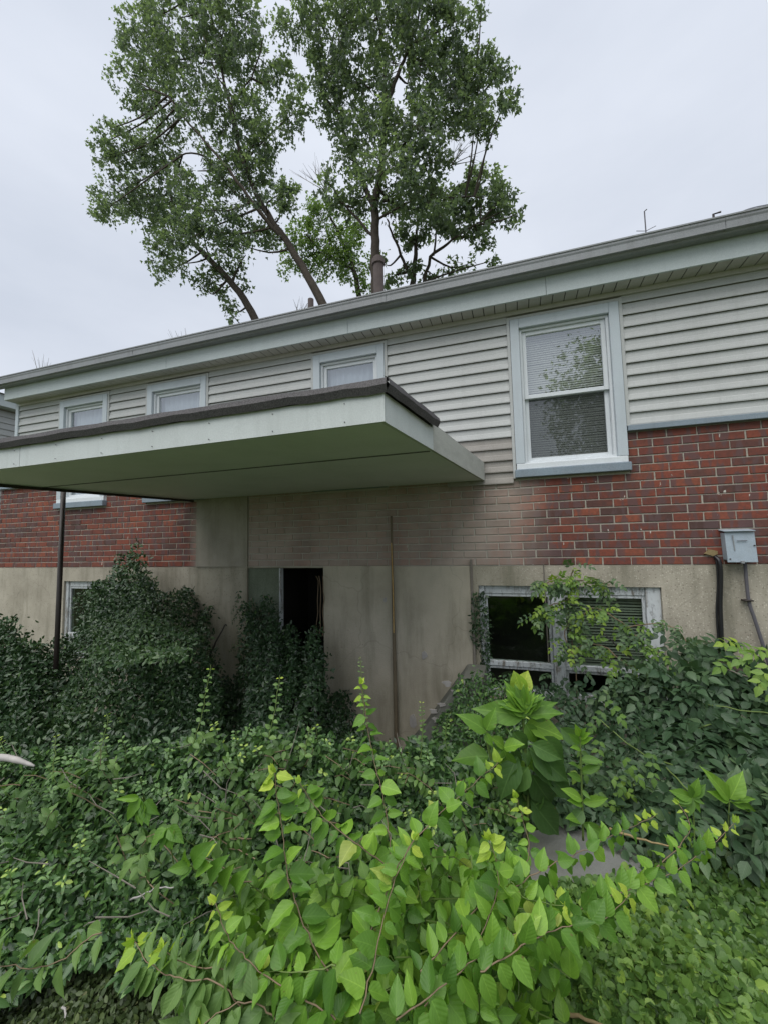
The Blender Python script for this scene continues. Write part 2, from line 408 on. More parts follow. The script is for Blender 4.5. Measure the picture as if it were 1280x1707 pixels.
class Bag:
    """collects leaf placements"""
    def __init__(s): s.p = []; s.a = []; s.n = []; s.s = []; s.t = []
    def add(s, p, a, n, size, tint):
        s.p.append(np.atleast_2d(p)); s.a.append(np.atleast_2d(a)); s.n.append(np.atleast_2d(n)); s.s.append(np.atleast_1d(size)); s.t.append(np.atleast_1d(tint))
    def arr(s): return [np.concatenate(q) for q in (s.p, s.a, s.n, s.s, s.t)]
    def build(s, name, T, mat, parent=None):
        p, a, n, z, t = s.arr(); return leafset(name, T, p, a, n, z, t, mat, parent)

def gz(y):
    """height of the ground: it dips towards the cellar wall"""
    t = np.clip((np.asarray(y, float) - 2.3) / 1.0, 0, 1); return -.42 * t * t * (3 - 2 * t)

class Noise3:
    def __init__(s, seed, k=10):
        r = np.random.default_rng(seed); s.d = unit(r.normal(size=(k, 3))); s.f = r.uniform(.6, 2.2, k); s.p = r.uniform(0, 6.28, k)
    def __call__(s, X, scale):
        return sum(np.sin((X @ s.d[i]) * s.f[i] * scale + s.p[i]) for i in range(len(s.p))) / math.sqrt(len(s.p))

TOCAM = np.array([0, -1.0, 0])
def sheet(n, x0, x1, top, bot, Yf, thick=.12, lump=.10, lscale=6, seed=1, edge=8, keep=None):
    """points through a bank of leaves; top / bot are outlines as lists of (px, py)"""
    nz = Noise3(seed)
    px = rng.uniform(x0, x1, n); tp = np.interp(px, *zip(*top)); bt = np.interp(px, *zip(*bot))
    e = np.abs(rng.normal(0, 1, n)); s = rng.uniform(0, 1, n)
    py = tp + (bt - tp) * s
    Y = Yf(px, py, s)
    p = P(px, py, Y)
    ln = nz(p, lscale)
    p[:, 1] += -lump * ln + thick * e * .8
    p[:, 2] += rng.normal(0, .01, n)
    if edge: # ragged top edge
        rag = nz(np.stack([px * .03, px * .011, px * 0], 1), 4) * edge * .0016 * Y
        p[:, 2] += rag * (1 - s) ** 2
    k = p[:, 2] > gz(p[:, 1]) + .01
    if keep is not None: k &= keep(px, py)
    return p[k], (ln[k] + 1.5) / 3, px[k], py[k], s[k]

def rand_orient(n, up=.8, cam_=.5, rnd=.5, droop=.3):
    nrm = np.array([0, 0, up]) + TOCAM * cam_ + rng.normal(0, rnd, (n, 3))
    ax = rng.normal(0, 1, (n, 3)) + np.array([0, -.3, -droop])
    return ax, nrm

# curved, veined single leaves for the plants near the camera; objects share these meshes
def leafmeshes(name, kind, mat, k=5):
    res = []
    for i in range(k):
        d = rng.uniform(.1, .4); fo = rng.uniform(.15, .45); wv = rng.uniform(.0, .25)
        if kind == 'ovate': rows = [(.03, .12), (.11, .26), (.26, .345), (.44, .335), (.62, .26), (.79, .155), (.92, .055)]
        elif kind == 'oval': rows = [(.08, .14), (.22, .25), (.4, .30), (.6, .29), (.8, .20), (.93, .10)]
        elif kind == 'lance': rows = [(.08, .07), (.22, .15), (.4, .19), (.58, .175), (.76, .11), (.9, .045)]
        else: rows = [(.06, .1), (.2, .24), (.38, .29), (.55, .26), (.72, .17), (.88, .06)]
        v, f, uv = tpl(rows, d, fo, 2, wv)
        tw = rng.uniform(-.25, .25); v = v.copy(); v[:, 0] += tw * v[:, 1] ** 2 * .4; v[:, 2] += tw * v[:, 0] * v[:, 1]
        me = bpy.data.meshes.new(name); me.from_pydata(v.tolist(), [], f.tolist())
        ul = me.uv_layers.new(name='UVMap'); ul.data.foreach_set('uv', uv[f.ravel()].astype(np.float32).ravel())
        me.polygons.foreach_set('use_smooth', np.ones(len(f), bool)); me.materials.append(mat); me.update(); res.append(me)
    return res
LM = {}
LM['bright'] = leafmeshes('leaf', 'ovate', MAT['bright'], 7)
LM['young'] = leafmeshes('leaf', 'ovate', MAT['young'], 3)
LM['pale'] = leafmeshes('leaf', 'broad', MAT['pale'], 5)
LM['weed'] = leafmeshes('leaf', 'broad', MAT['weed'], 4)
LM['weed_dark'] = leafmeshes('leaf', 'broad', MAT['weed_dark'], 3)
LM['lance'] = leafmeshes('leaf', 'lance', MAT['weed'], 3)
LM['shoot'] = leafmeshes('leaf', 'oval', MAT['shoot'], 4)
LM['shoot_young'] = leafmeshes('leaf', 'oval', MAT['young'], 2)

def leaf_obj(kind, p, a, n, size, parent, widen=1.0, name='leaf'):
    x, a, n = frames(np.asarray(a, float), np.asarray(n, float))
    o = bpy.data.objects.new(name, random.choice(LM[kind])); COL.objects.link(o); o.parent = parent
    M4 = Matrix(((x[0] * size * widen, a[0] * size, n[0] * size, p[0]), (x[1] * size * widen, a[1] * size, n[1] * size, p[1]),
                 (x[2] * size * widen, a[2] * size, n[2] * size, p[2]), (0, 0, 0, 1)))
    o.matrix_local = M4; return o

def shoot_nodes(path, spacing, size, tip=.45, droop=.35, flat=None, start=0.0, base=1.0):
    """opposite leaves along a stem: list of (p, axis, normal, size, t)"""
    path = [np.asarray(p, float) for p in path]
    seg = [np.linalg.norm(b - a) for a, b in zip(path, path[1:])]; tot = sum(seg); outl = []
    d = start * tot; k = 0
    while d < tot:
        r = d; i = 0
        while i < len(seg) - 1 and r > seg[i]: r -= seg[i]; i += 1
        p = path[i] + (path[i + 1] - path[i]) * min(r / seg[i], 1); t = d / tot
        dr = unit(path[i + 1] - path[i])
        sdv = unit(np.cross(dr, TOCAM * .8 + np.array([0, 0, .6]) + rng.normal(0, .25, 3)))
        other = unit(np.cross(dr, sdv))
        if k % 2 and flat is None: sdv = unit(sdv * .75 + other * .8)
        for sg in (1, -1):
            a = sdv * sg + dr * rng.uniform(.1, .5) + np.array([0, 0, -droop * rng.uniform(.4, 1.6)]) + rng.normal(0, .12, 3)
            n = np.array([0, 0, .8]) + TOCAM * .75 + dr * .3 + rng.normal(0, .22, 3)
            sc = size * (base * (1 - t) + tip * t if t < .85 else tip * .8) * rng.uniform(.8, 1.15)
            outl.append((p + a * .004, a, n, sc, t))
        d += spacing * (1 - .45 * t) * rng.uniform(.85, 1.2); k += 1
    return outl

# ================================================================ GROUND
g = MB()
ys = [-150, -40, -10, -3, 0, 1, 2] + [2.3 + .1 * i for i in range(11)] + [4, 8, 20, 60, 150]; xs = [-150, -60, -30] + [-12 + i for i in range(20)] + [20, 40, 80, 150]
for a, b in zip(xs, xs[1:]):
    for c, d in zip(ys, ys[1:]): g.quad((a, c, float(gz(c))), (b, c, float(gz(c))), (b, d, float(gz(d))), (a, d, float(gz(d))))
go = g.build('ground', MAT['ground'], smooth=True); go['kind'] = 'structure'

# ================================================================ HOUSE
D = 3.89                                    # distance of the wall face
E0 = EYE
XL, XR = -6.84, 4.2
ZB = E0 - .218                              # foot of the brickwork
ZT = ZB + 16 * .0702                        # top of the brickwork
ZS = 3.752                                  # soffit at the wall
house = thing('house', 'long two storey house with grey siding above red brick on a concrete base', 'house', loc=(0, D, 0))
class Kid:  # children are written in world coordinates; the parent stands at (0, D, 0)
    pass
def fix(o):  # shift a child mesh made in world coordinates
    o.matrix_parent_inverse = Matrix.Translation((0, -D, 0)); return o
def hb(name, mat, *a, parent=None, bevel=0, label=None):
    o = boxo(name, mat, parent or house, *a, bevel=bevel)
    if parent is None: fix(o)
    if label: o['label'] = label
    return o
def hm(mb, name, mat, parent=None, **k):
    o = mb.build(name, mat, parent or house, **k)
    if parent is None: fix(o)
    return o

UPW = [(-5.93, -5.05), (-4.366, -3.458), (-2.03, -1.22), (.0125, .915)]     # upper windows, casing to casing
WZ0, WZ1 = E0 + .57, E0 + 2.06
BWR = (-.37, 1.09); BWL = (-5.77, -4.22); BZ0, BZ1 = E0 - 1.38, E0 - .40
DOOR = (-2.89, -1.94); DZ1 = E0 - .235

def holed(x0, x1, z0, z1, holes, y, depth):
    """wall face with openings and their reveals"""
    mb = MB(); xs = sorted({x0, x1, *[c for h in holes for c in h[:2] if x0 < c < x1]}); zs = sorted({z0, z1, *[c for h in holes for c in h[2:] if z0 < c < z1]})
    for a, b in zip(xs, xs[1:]):
        for c, d in zip(zs, zs[1:]):
            mx_, mz = (a + b) / 2, (c + d) / 2
            if any(h[0] < mx_ < h[1] and h[2] < mz < h[3] for h in holes): continue
            mb.quad((a, y, c), (b, y, c), (b, y, d), (a, y, d))
    for h in holes:
        a, b, c, d = max(h[0], x0), min(h[1], x1), max(h[2], z0), min(h[3], z1)
        y2 = y + depth
        mb.quad((a, y, c), (a, y, d), (a, y2, d), (a, y2, c)); mb.quad((b, y, d), (b, y, c), (b, y2, c), (b, y2, d))
        if h[3] < z1: mb.quad((a, y, d), (b, y, d), (b, y2, d), (a, y2, d))
        if h[2] > z0: mb.quad((a, y, c), (a, y2, c), (b, y2, c), (b, y, c))
    return mb
hu = [(a + .05, b - .05, WZ0 + .05, WZ1 - .06) for a, b in UPW]
hl = [(*BWR, BZ0, BZ1), (*BWL, BZ0, BZ1), (*DOOR, -.40, DZ1)]
XB = -7.13
hm(holed(-7.9, XR, -.6, ZB - .002, hl, D + .004, .16), 'foundation_wall', MAT['concrete'])
hm(holed(XB, XR, ZB - .002, ZT, hu, D + .0055, .1), 'mortar_bed', MAT['mortar'])
hm(holed(XL, XR, ZT, ZS + .3, hu, D + .002, .1), 'sheathing', MAT['siding_old'])
# return wall, back and the far side close the volume
hb('side_wall', MAT['siding_old'], XL + .001, XL + .02, D + .02, D + 8, -.6, ZS + .3)
hb('rear_wall', MAT['siding_old'], XL, XR, D + 8, D + 8.1, -.6, ZS + .3)
hb('side_wall', MAT['siding_old'], XR, XR + .02, D + .02, D + 8, -.6, ZS + .3)

# bricks -----------------------------------------------------------
def brick_mesh(wd):
    mb = MB(); h = .0702 - .0095; c = .0035; d = .012
    z0, z1 = 0, h
    mb.v = [(0, d, z0), (wd, d, z0), (wd, d, z1), (0, d, z1), (0, c, z0), (wd, c, z0), (wd, c, z1), (0, c, z1),
            (c, 0, z0 + c), (wd - c, 0, z0 + c), (wd - c, 0, z1 - c), (c, 0, z1 - c)]
    mb.f = [(8, 9, 10, 11), (4, 5, 9, 8), (5, 6, 10, 9), (6, 7, 11, 10), (7, 4, 8, 11), (0, 1, 5, 4), (1, 2, 6, 5), (2, 3, 7, 6), (3, 0, 4, 7)]
    return mb
BL = .2125; MJ = .0095
cands = []
PARGE = (-3.585, -2.87)
blocked = [(a - .005, b + .005, WZ0 - .012, WZ1) for a, b in UPW] + [(PARGE[0], PARGE[1], 0, WZ0 + .02)]
for r in range(16):
    z = ZB + r * .0702 + .004
    off = (r % 2) * BL / 2 + .043
    k0 = int((XB - off) / BL) - 1
    for k in range(k0, int((XR - off) / BL) + 2):
        x0 = off + k * BL; x1 = x0 + BL - MJ
        spans = [(max(x0, XB), min(x1, XR))]
        for bx0, bx1, bz0, bz1 in blocked:
            if z + .06 > bz0 and z < bz1:
                ns = []
                for a, b in spans:
                    if b <= bx0 or a >= bx1: ns.append((a, b))
                    else:
                        if a < bx0 - .02: ns.append((a, bx0 - .004))
                        if b > bx1 + .02: ns.append((bx1 + .004, b))
                spans = ns
        for a, b in spans:
            if b - a > .025: cands.append((a, b, z))
vis = [c for c in cands if c[0] < 2.3]
vis.sort(key=lambda c: abs((c[0] + c[1]) / 2 - 1.05) if c[0] > -3.4 else 99 + abs(c[0]))
near = set(vis[:300]); cache = {}
far = []
for c in cands:
    a, b, z = c; wd = round(b - a, 3)
    jx, jz, jy = rng.normal(0, .0012), rng.normal(0, .0009), abs(rng.normal(0, .0016))
    if c in near:
        key = wd
        if key not in cache:
            mb = brick_mesh(wd); me = bpy.data.meshes.new('brick'); me.from_pydata(mb.v, [], mb.f); me.materials.append(MAT['brick']); cache[key] = me
        o = place('brick', cache[key], house); o.location = (a + jx, -jy, z + jz)
    else:
        far.append((a + jx, D - jy, z + jz, wd))
V = []; F = []; T = []
for x, y, z, wd in far:
    mb = brick_mesh(wd); b = len(V); V += [(x + p[0], y + p[1], z + p[2]) for p in mb.v]; F += [tuple(b + i for i in q) for q in mb.f]; T += [rng.random()] * len(mb.v)
me = bpy.data.meshes.new('brickwork'); me.from_pydata(V, [], F); at = me.attributes.new('tint', 'FLOAT', 'POINT'); at.data.foreach_set('value', T); me.materials.append(MAT['brick_far'])
fix(stuff(place('brickwork', me, house)))
o = hb('cement_patch', MAT['panel'], PARGE[0], PARGE[1] - .004, D - .012, D + .008, ZB + .001, WZ0 + .02)
o.data.materials.clear(); o.data.materials.append(concrete_mat('old_patch', (.33, .30, .26), (.46, .42, .36), False, .5))

# siding -----------------------------------------------------------
SC = .1078
def siding(x0, x1, z, mat, h=SC):
    y = D
    prof = [(y + .001, z + h), (y - .005, z + h), (y - .009, z + h * .55), (y - .0135, z + h * .50), (y - .0225, z + .013), (y - .0215, z + .004), (y - .006, z + .010), (y + .001, z + .013)]
    return hm(MB().prism(prof, 0, x0, x1), 'siding_board', mat)
edges = [XL + .05] + [c for a, b in UPW for c in (a - .028, b + .028)] + [XR]
rows = 13
zc = ZT + .05
for r in range(rows):
    z = zc + r * SC
    h = min(SC, ZS - z)
    if h < .02: continue
    for i in range(0, len(edges), 2):
        if z < WZ1 + .01: siding(edges[i] + .001, edges[i + 1] - .001, z + rng.normal(0, .0006), MAT['siding'], h)
    if z >= WZ1 + .01:
        siding(edges[0], edges[-1], z, MAT['siding'], h)
for k in range(4):      # old boards below, left of the tall window
    siding(-.62, -.016, zc - (k + 1) * SC, MAT['siding_old'])
for i, (a, b) in enumerate(UPW):
    for x in (a - .028, b + .003):
        hb('siding_trim', MAT['siding'], x, x + .025, D - .026, D, max(zc, WZ0) if i != 3 or x > 0 else WZ0, WZ1 + .03)
    hb('siding_trim', MAT['siding'], a - .002, b + .002, D - .026, D, WZ1 + .004, WZ1 + .028)
hb('corner_board', MAT['casing'], XL - .01, XL + .05, D - .03, D + .03, ZT, ZS)
# painted ledge over the brick
for a, b in ((edges[-2] - .022, XR), (XB, -5.99), (-5.02, -4.40), (-3.42, -2.06), (-1.19, -.63)):
    hb('ledge', MAT['bluesill'], a, b, D - .045, D + .008, ZT + .001, ZT + .048, bevel=.004)

# soffit, fascia, gutter, roof ---------------------------------------
FY = 3.696
roof = fix(MB().prism([(3.62, E0 + 2.43), (D + 4, E0 + 2.43 + .75), (D + 8.3, E0 + 2.43)], 0, XL - .25, XR + .3).build('roof', MAT['shingle'], house))
hb('soffit', MAT['room'], XL + .02, XR, FY + .022, D + .004, ZS + .004, ZS + .012)  # dark backing sheet, stands in for shade in the gaps between soffit panels
x = XL + .03
while x < XR - .1:
    hm(MB().box(x, x + .093, FY + .020, D - .002, ZS - .004, ZS + .003), 'soffit_panel', MAT['soffit'], bevel=.002)
    x += .1
hb('frieze', MAT['soffit'], XL + .05, XR, D - .03, D - .004, ZS - .045, ZS - .005, label='vinyl strip under the soffit')
xs = [XL + .04, -3.9, -1.55, .33, 2.2, XR]
for a, b in zip(xs, xs[1:]):
    hb('fascia_board', MAT['fascia'], a + .0012, b - .0012, FY, FY + .018, ZS - .008, E0 + 2.43, bevel=.002)
hb('fascia_return', MAT['fascia'], XL + .02, XL + .038, FY + .002, D + 8, ZS - .008, E0 + 2.5)
gy0, gz1 = 3.575, E0 + 2.425
def gut(dx): return [(FY - .002, gz1), (FY - .002, gz1 - .115), (FY - .075, gz1 - .115), (FY - .088, gz1 - .085), (FY - .105, gz1 - .062), (FY - .117, gz1 - .030), (FY - .117, gz1 - .012), (FY - .124, gz1 - .010), (FY - .124, gz1 + .002), (FY - .112, gz1 + .002), (FY - .110, gz1 - .1), (FY - .01, gz1 - .1), (FY - .01, gz1)]
gx = [-7.35, -4.3, -1.1, 1.6, XR + .2]
for a, b in zip(gx, gx[1:]):
    hm(MB().prism(gut(0), 0, a, b - .001), 'gutter', MAT['gutter'], parent=None)
hb('drip_edge', MAT['casing'], -7.3, XR + .2, FY - .075, FY + .05, gz1 + .006, gz1 + .012)
# pipes on the roof
def roofpipe(px, py, Y, r, base, name, label, capr=None):
    p = P(px, py, Y); mb = MB(); mb.tube([(p[0], Y, base), (p[0], Y, p[2])], r, 14)
    if capr:
        mb.tube([(p[0], Y, p[2] - .13), (p[0], Y, p[2] - .115), (p[0], Y, p[2] - .04), (p[0], Y, p[2] - .03)], [r * 1.02, capr, capr, r * 1.1], 14)
    o = mb.build(name, MAT['flue'], roof); o['label'] = label
roofpipe(630.5, 430, 6.0, .083, 4.2, 'flue_pipe', 'brown round flue pipe with a collar', .105)
roofpipe(518.5, 499, 6.0, .05, 4.2, 'vent_pipe', 'short grey vent pipe')
p = P(1073, 350, 6.0); mb = MB(); mb.tube([(p[0], 6, 4.2), (p[0], 6, p[2] - .02), (p[0] + .03, 6, p[2])], .008, 5)
mb.tube([(p[0] - .11, 6, p[2] - .27), (p[0], 6, p[2] - .30), (p[0] + .12, 6, p[2] - .26)], .004, 4)
mb.build('aerial', MAT['conduit'], roof)
mb = MB(); a = P(1225, 358, 4.6); b = P(1290, 328, 5.6); mb.tube(smooth_path([a, (a + b) / 2 + np.array([0, 0, -.02]), b + np.array([.6, .6, .3])], 5), .006, 5); mb.build('roof_wire', MAT['cable'], roof)
mb = MB(); a = P(1188, 357, 4.4); mb.tube([a + np.array([0, 0, -.3]), a, a + np.array([.06, 0, .005])], .01, 5); mb.build('bracket', MAT['iron'], roof)

# upper windows -------------------------------------------------------
def upper_window(xl, xr, label, tall):
    win = bpy.data.objects.new('window', None); COL.objects.link(win); win.parent = house; win.location = (0, -D, 0); win['label'] = label
    cw = .078; y = D
    def b(name, mat, *a, **k): return boxo(name, mat, win, *a, **k)
    b('casing', MAT['casing'], xl, xl + cw, y - .034, y + .03, WZ0 + .13, WZ1, bevel=.003)
    b('casing', MAT['casing'], xr - cw, xr, y - .034, y + .03, WZ0 + .13, WZ1, bevel=.003)
    b('casing', MAT['casing'], xl + cw + .001, xr - cw - .001, y - .034, y + .03, WZ1 - .09, WZ1, bevel=.003)
    b('inner_sill', MAT['white'], xl + .004, xr - .004, y - .036, y + .06, WZ0 + .074, WZ0 + .128, bevel=.004)
    b('sill', MAT['bluesill'], xl - .012, xr + .012, y - .062, y + .06, WZ0, WZ0 + .072, bevel=.005)
    a0, a1, c0, c1 = xl + cw + .001, xr - cw - .001, WZ0 + .13, WZ1 - .092
    # reveal liner, then frame
    mb = MB(); t = .022
    mb.box(a0, a0 + t, y + .0, y + .09, c0, c1).box(a1 - t, a1, y + .0, y + .09, c0, c1).box(a0 + t, a1 - t, y, y + .09, c1 - t, c1).box(a0 + t, a1 - t, y, y + .09, c0, c0 + t)
    mb.build('window_frame', MAT['white'], win, bevel=.002)
    a0 += t + .001; a1 -= t + .001; c0 += t + .001; c1 -= t + .001
    mid = (c0 + c1) / 2 - .01
    s = .036
    def sash(z0, z1, yy, name):
        q = MB(); q.box(a0, a0 + s, yy, yy + .03, z0, z1).box(a1 - s, a1, yy, yy + .03, z0, z1).box(a0 + s, a1 - s, yy, yy + .03, z1 - s, z1).box(a0 + s, a1 - s, yy, yy + .03, z0, z0 + s)
        q.build(name, MAT['white'], win, bevel=.003)
        q = MB(); q.quad((a0 + s, yy + .016, z0 + s), (a1 - s, yy + .016, z0 + s), (a1 - s, yy + .016, z1 - s), (a0 + s, yy + .016, z1 - s)); q.build('pane', MAT['glass'], win)
    sash(mid - .018, c1, y + .022, 'upper_sash'); sash(c0, mid + .018, y + .053, 'lower_sash')
    if tall:
        q = MB(); n = int((c1 - c0) / .021)
        for i in range(n):
            z = c0 + .01 + i * .021 + rng.normal(0, .0008)
            tl = rng.normal(0, .0015)
            q.quad((a0 + .02, y + .086, z - .010), (a1 - .02, y + .086, z - .010 + tl), (a1 - .02, y + .093, z + .0085 + tl), (a0 + .02, y + .093, z + .0085))
        stuff(q.build('blind_slats', MAT['blind'], win))
        q = MB(); q.quad((a0 + s, y + .05, c0 + s), (a1 - s, y + .05, c0 + s), (a1 - s, y + .05, mid - .02), (a0 + s, y + .05, mid - .02)); q.build('insect_screen', MAT['screen'], win)
    else:
        q = MB(); k = 40
        for i in range(k):
            u0, u1 = a0 + (a1 - a0) * i / k, a0 + (a1 - a0) * (i + 1) / k
            y0, y1 = y + .105 + .008 * math.sin(i * 1.3), y + .105 + .008 * math.sin((i + 1) * 1.3)
            q.quad((u0, y0, c0 - .02), (u1, y1, c0 - .02), (u1, y1, c1 + .02), (u0, y0, c1 + .02))
        q.build('curtain', MAT['curtain'], win, smooth=True)
    q = MB(); A0, A1, B0, B1, Y0, Y1 = xl + .06, xr - .06, WZ0 + .06, WZ1 - .07, y + .1, y + .9
    q.quad((A0, Y1, B0), (A1, Y1, B0), (A1, Y1, B1), (A0, Y1, B1)); q.quad((A0, Y0, B0), (A0, Y1, B0), (A0, Y1, B1), (A0, Y0, B1)); q.quad((A1, Y0, B0), (A1, Y0, B1), (A1, Y1, B1), (A1, Y1, B0))
    q.quad((A0, Y0, B1), (A0, Y1, B1), (A1, Y1, B1), (A1, Y0, B1)); q.quad((A0, Y0, B0), (A1, Y0, B0), (A1, Y1, B0), (A0, Y1, B0)); q.build('dark_interior', MAT['room'], win)
M = Mat('insect_screen', .8, .1); M.color((.05, .055, .055)); tr = M.n('BsdfTransparent'); mx = M.n('MixShader'); mx.inputs[0].default_value = .45
M.l(tr.outputs[0], mx.inputs[1]); M.l(M.b.outputs[0], mx.inputs[2]); M.l(mx.outputs[0], M.o.inputs[0]); MAT['screen'] = M.m
labs = ['small white upper window nearest the far end of the house', 'small white upper window with a plain pale pane', 'small white upper window behind the corner of the canopy', 'tall white double hung window with closed blinds']
for i, (a, b) in enumerate(UPW): upper_window(a, b, labs[i], i == 3)

# cellar windows --------------------------------------------------------
def cellar_window(xl, xr, label, rightpost):
    win = bpy.data.objects.new('cellar_window', None); COL.objects.link(win); win.parent = house; win.location = (0, -D, 0); win['label'] = label
    y = D + .03
    def b(name, *a, mat=MAT['peel']): return boxo(name, mat, win, *a, bevel=.003)
    fw = .05
    b('frame', xl + .002, xl + fw, y, y + .09, BZ0, BZ1 - .003)
    b('frame', xr - rightpost, xr - .002, y, y + .09, BZ0, BZ1 - .003)
    b('frame', xl + fw + .001, xr - rightpost - .001, y + .012, y + .09, BZ1 - .075, BZ1 - .004)
    b('sill', xl + fw + .001, xr - rightpost - .001, y, y + .09, BZ0, BZ0 + .06)
    xm = xl + (xr - xl) * .455
    b('mullion', xm - .045, xm + .045, y - .018, y + .085, BZ0 + .061, BZ1 - .076)
    zr = E0 - 1.10
    for a, c, bl in ((xl + fw, xm - .046, False), (xm + .046, xr - rightpost, True)):
        b('rail', a + .001, c - .001, y + .006, y + .07, zr - .022, zr + .022)
        for z0, z1 in ((BZ0 + .06, zr - .022), (zr + .022, BZ1 - .075)):
            q = MB(); q.box(a + .002, a + .024, y + .02, y + .045, z0 + .001, z1 - .001).box(c - .024, c - .002, y + .02, y + .045, z0 + .001, z1 - .001).box(a + .024, c - .024, y + .02, y + .045, z1 - .026, z1 - .002)
            q.build('sash', MAT['peel'], win, bevel=.002)
            q = MB(); q.quad((a + .02, y + .035, z0), (c - .02, y + .035, z0), (c - .02, y + .035, z1), (a + .02, y + .035, z1)); q.build('pane', MAT['glass_old'], win)
        if bl:
            q = MB(); n = int((BZ1 - .08 - zr - .02) / .024)
            for i in range(n):
                z = zr + .03 + i * .024; tl = rng.normal(0, .003)
                q.quad((a + .01, y + .06, z - .006), (c - .01, y + .06, z - .006 + tl), (c - .01, y + .078, z + .009 + tl), (a + .01, y + .078, z + .009))
            stuff(q.build('blind_slats', MAT['blind_dark'], win))
    q = MB(); A0, A1, B0, B1, Y0, Y1 = xl + .003, xr - .003, BZ0 + .003, BZ1 - .003, y + .09, y + .8
    q.quad((A0, Y1, B0), (A1, Y1, B0), (A1, Y1, B1), (A0, Y1, B1)); q.quad((A0, Y0, B0), (A0, Y1, B0), (A0, Y1, B1), (A0, Y0, B1)); q.quad((A1, Y0, B0), (A1, Y0, B1), (A1, Y1, B1), (A1, Y1, B0))
    q.quad((A0, Y0, B1), (A0, Y1, B1), (A1, Y1, B1), (A1, Y0, B1)); q.quad((A0, Y0, B0), (A1, Y0, B0), (A1, Y1, B0), (A0, Y1, B0)); q.build('dark_interior', MAT['room'], win)
cellar_window(*BWR, 'cellar window with peeling white frame and broken blinds', .11)
cellar_window(*BWL, 'cellar window with a white frame behind the creeper', .05)
# small rod in front of the dark pane
q = MB(); a = P(905, 940, 3.86); b = P(914, 1105, 3.86); q.tube([a, b], .006, 6); fix(q.build('curtain_rod', MAT['dead'], house))
# doorway
hb('door', MAT['moss'], DOOR[0] + .003, DOOR[0] + .40, D + .03, D + .07, -.39, DZ1 - .003, label='mossy green door leaf standing half open')
q = MB(); A0, A1, B0, B1, Y0, Y1 = DOOR[0] + .002, DOOR[1] - .002, -.399, DZ1 - .002, D + .15, D + 1.4
q.quad((A0, Y1, B0), (A1, Y1, B0), (A1, Y1, B1), (A0, Y1, B1)); q.quad((A0, Y0, B0), (A0, Y1, B0), (A0, Y1, B1), (A0, Y0, B1)); q.quad((A1, Y0, B0), (A1, Y0, B1), (A1, Y1, B1), (A1, Y1, B0))
q.quad((A0, Y0, B1), (A0, Y1, B1), (A1, Y1, B1), (A1, Y0, B1)); q.quad((A0, Y0, B0), (A1, Y0, B0), (A1, Y1, B0), (A0, Y1, B0)); hm(q, 'dark_interior', MAT['room'])
hb('door_frame', MAT['peel'], DOOR[0] + .402, DOOR[0] + .418, D + .02, D + .08, -.39, DZ1 - .003)
# cement panels between door and cellar window
hb('cement_panel', MAT['panel'], -1.937, -1.20, D - .022, D + .003, -.5, ZB + .004, bevel=.004)
hb('cement_panel', MAT['panel'], -1.193, -.438, D - .018, D + .003, -.5, ZB - .004, bevel=.004)
hb('joint_strip', MAT['dead'], -.436, -.416, D - .026, D + .003, .2, ZB + .06)
q = MB(); q.tube([P(652, 860, 3.83), P(655, 1000, 3.84), P(658, 1130, 3.84), P(661, 1262, 3.84), P(662, 1290, 3.84)], [.012, .014, .019, .022, .022], 8)
pp = fix(q.build('drain_pipe', MAT['rust'], house, smooth=True)); pp['label'] = 'thin rusty pipe down the cement wall'
q = MB(); q.tube([P(652, 905, 3.815), P(655, 990, 3.82), P(656, 1055, 3.825)], .006, 6); M = Mat('ochre_foam', .8); M.color(M.ramp(M.noise(20, 3), [(.3, (.35, .2, .06)), (.7, (.5, .36, .16))])); fix(q.build('sealant_bead', M.m, house))
# render splashes on the wall
for (px, py, r) in ((706, 1093, .035), (688, 1203, .05), (642, 1000, .02)):
    c = P(px, py, D - .024); q = MB(); k = 9; q.prism([(c[0] + r * math.cos(t * 6.283 / k) * rng.uniform(.5, 1.1), c[2] + r * 1.3 * math.sin(t * 6.283 / k) * rng.uniform(.6, 1.1)) for t in range(k)], 1, D - .026, D - .017)
    hm(q, 'paint_splash', MAT['stone'])

# ================================================================ CANOPY
UZ = E0 + .5655; TZ = E0 + .75
MAT['wornend'] = painted('worn_canopy_end', (.44, .45, .41), (.24, .24, .21), .6, .8, 4, (1, 1, 3), False)
A = (-5.0 + .72, 1.80); Bf = (-.56, 1.76); Cw = (-.27, D - .028); Dw = (-3.70, D - .028)
A = (-4.17, 1.80)
can = thing('porch_canopy', 'flat pale green porch canopy with dark roofing edge over the cellar door', 'canopy', loc=(-2.3, 2.8, UZ))
def cm(mb, name, mat, **k):
    o = mb.build(name, mat, can, **k); o.matrix_parent_inverse = Matrix.Translation((2.3, -2.8, -UZ)); return o
def lerp2(a, b, t): return (a[0] + (b[0] - a[0]) * t, a[1] + (b[1] - a[1]) * t)
SPL = (2.457 - 1.76) / (Cw[1] - 1.76)
Lm, Rm = lerp2(A, Dw, SPL), lerp2(Bf, Cw, SPL)
def inset(pts, z0, z1, name, mat, **k): return cm(MB().prism(pts, 2, z0, z1), name, mat, **k)
gp = .004
inset([(A[0], A[1] + .022), (Bf[0] - .022, Bf[1] + .022), (Rm[0] - .022, Rm[1] - gp), (Lm[0], Lm[1] - gp)], UZ + .004, UZ + .02, 'underside_board', MAT['canopyunder'])
inset([(Lm[0], Lm[1] + gp), (Rm[0] - .022, Rm[1] + gp), (Cw[0] - .022, Cw[1]), (Dw[0], Dw[1])], UZ + .007, UZ + .02, 'underside_board', MAT['canopyunder'])
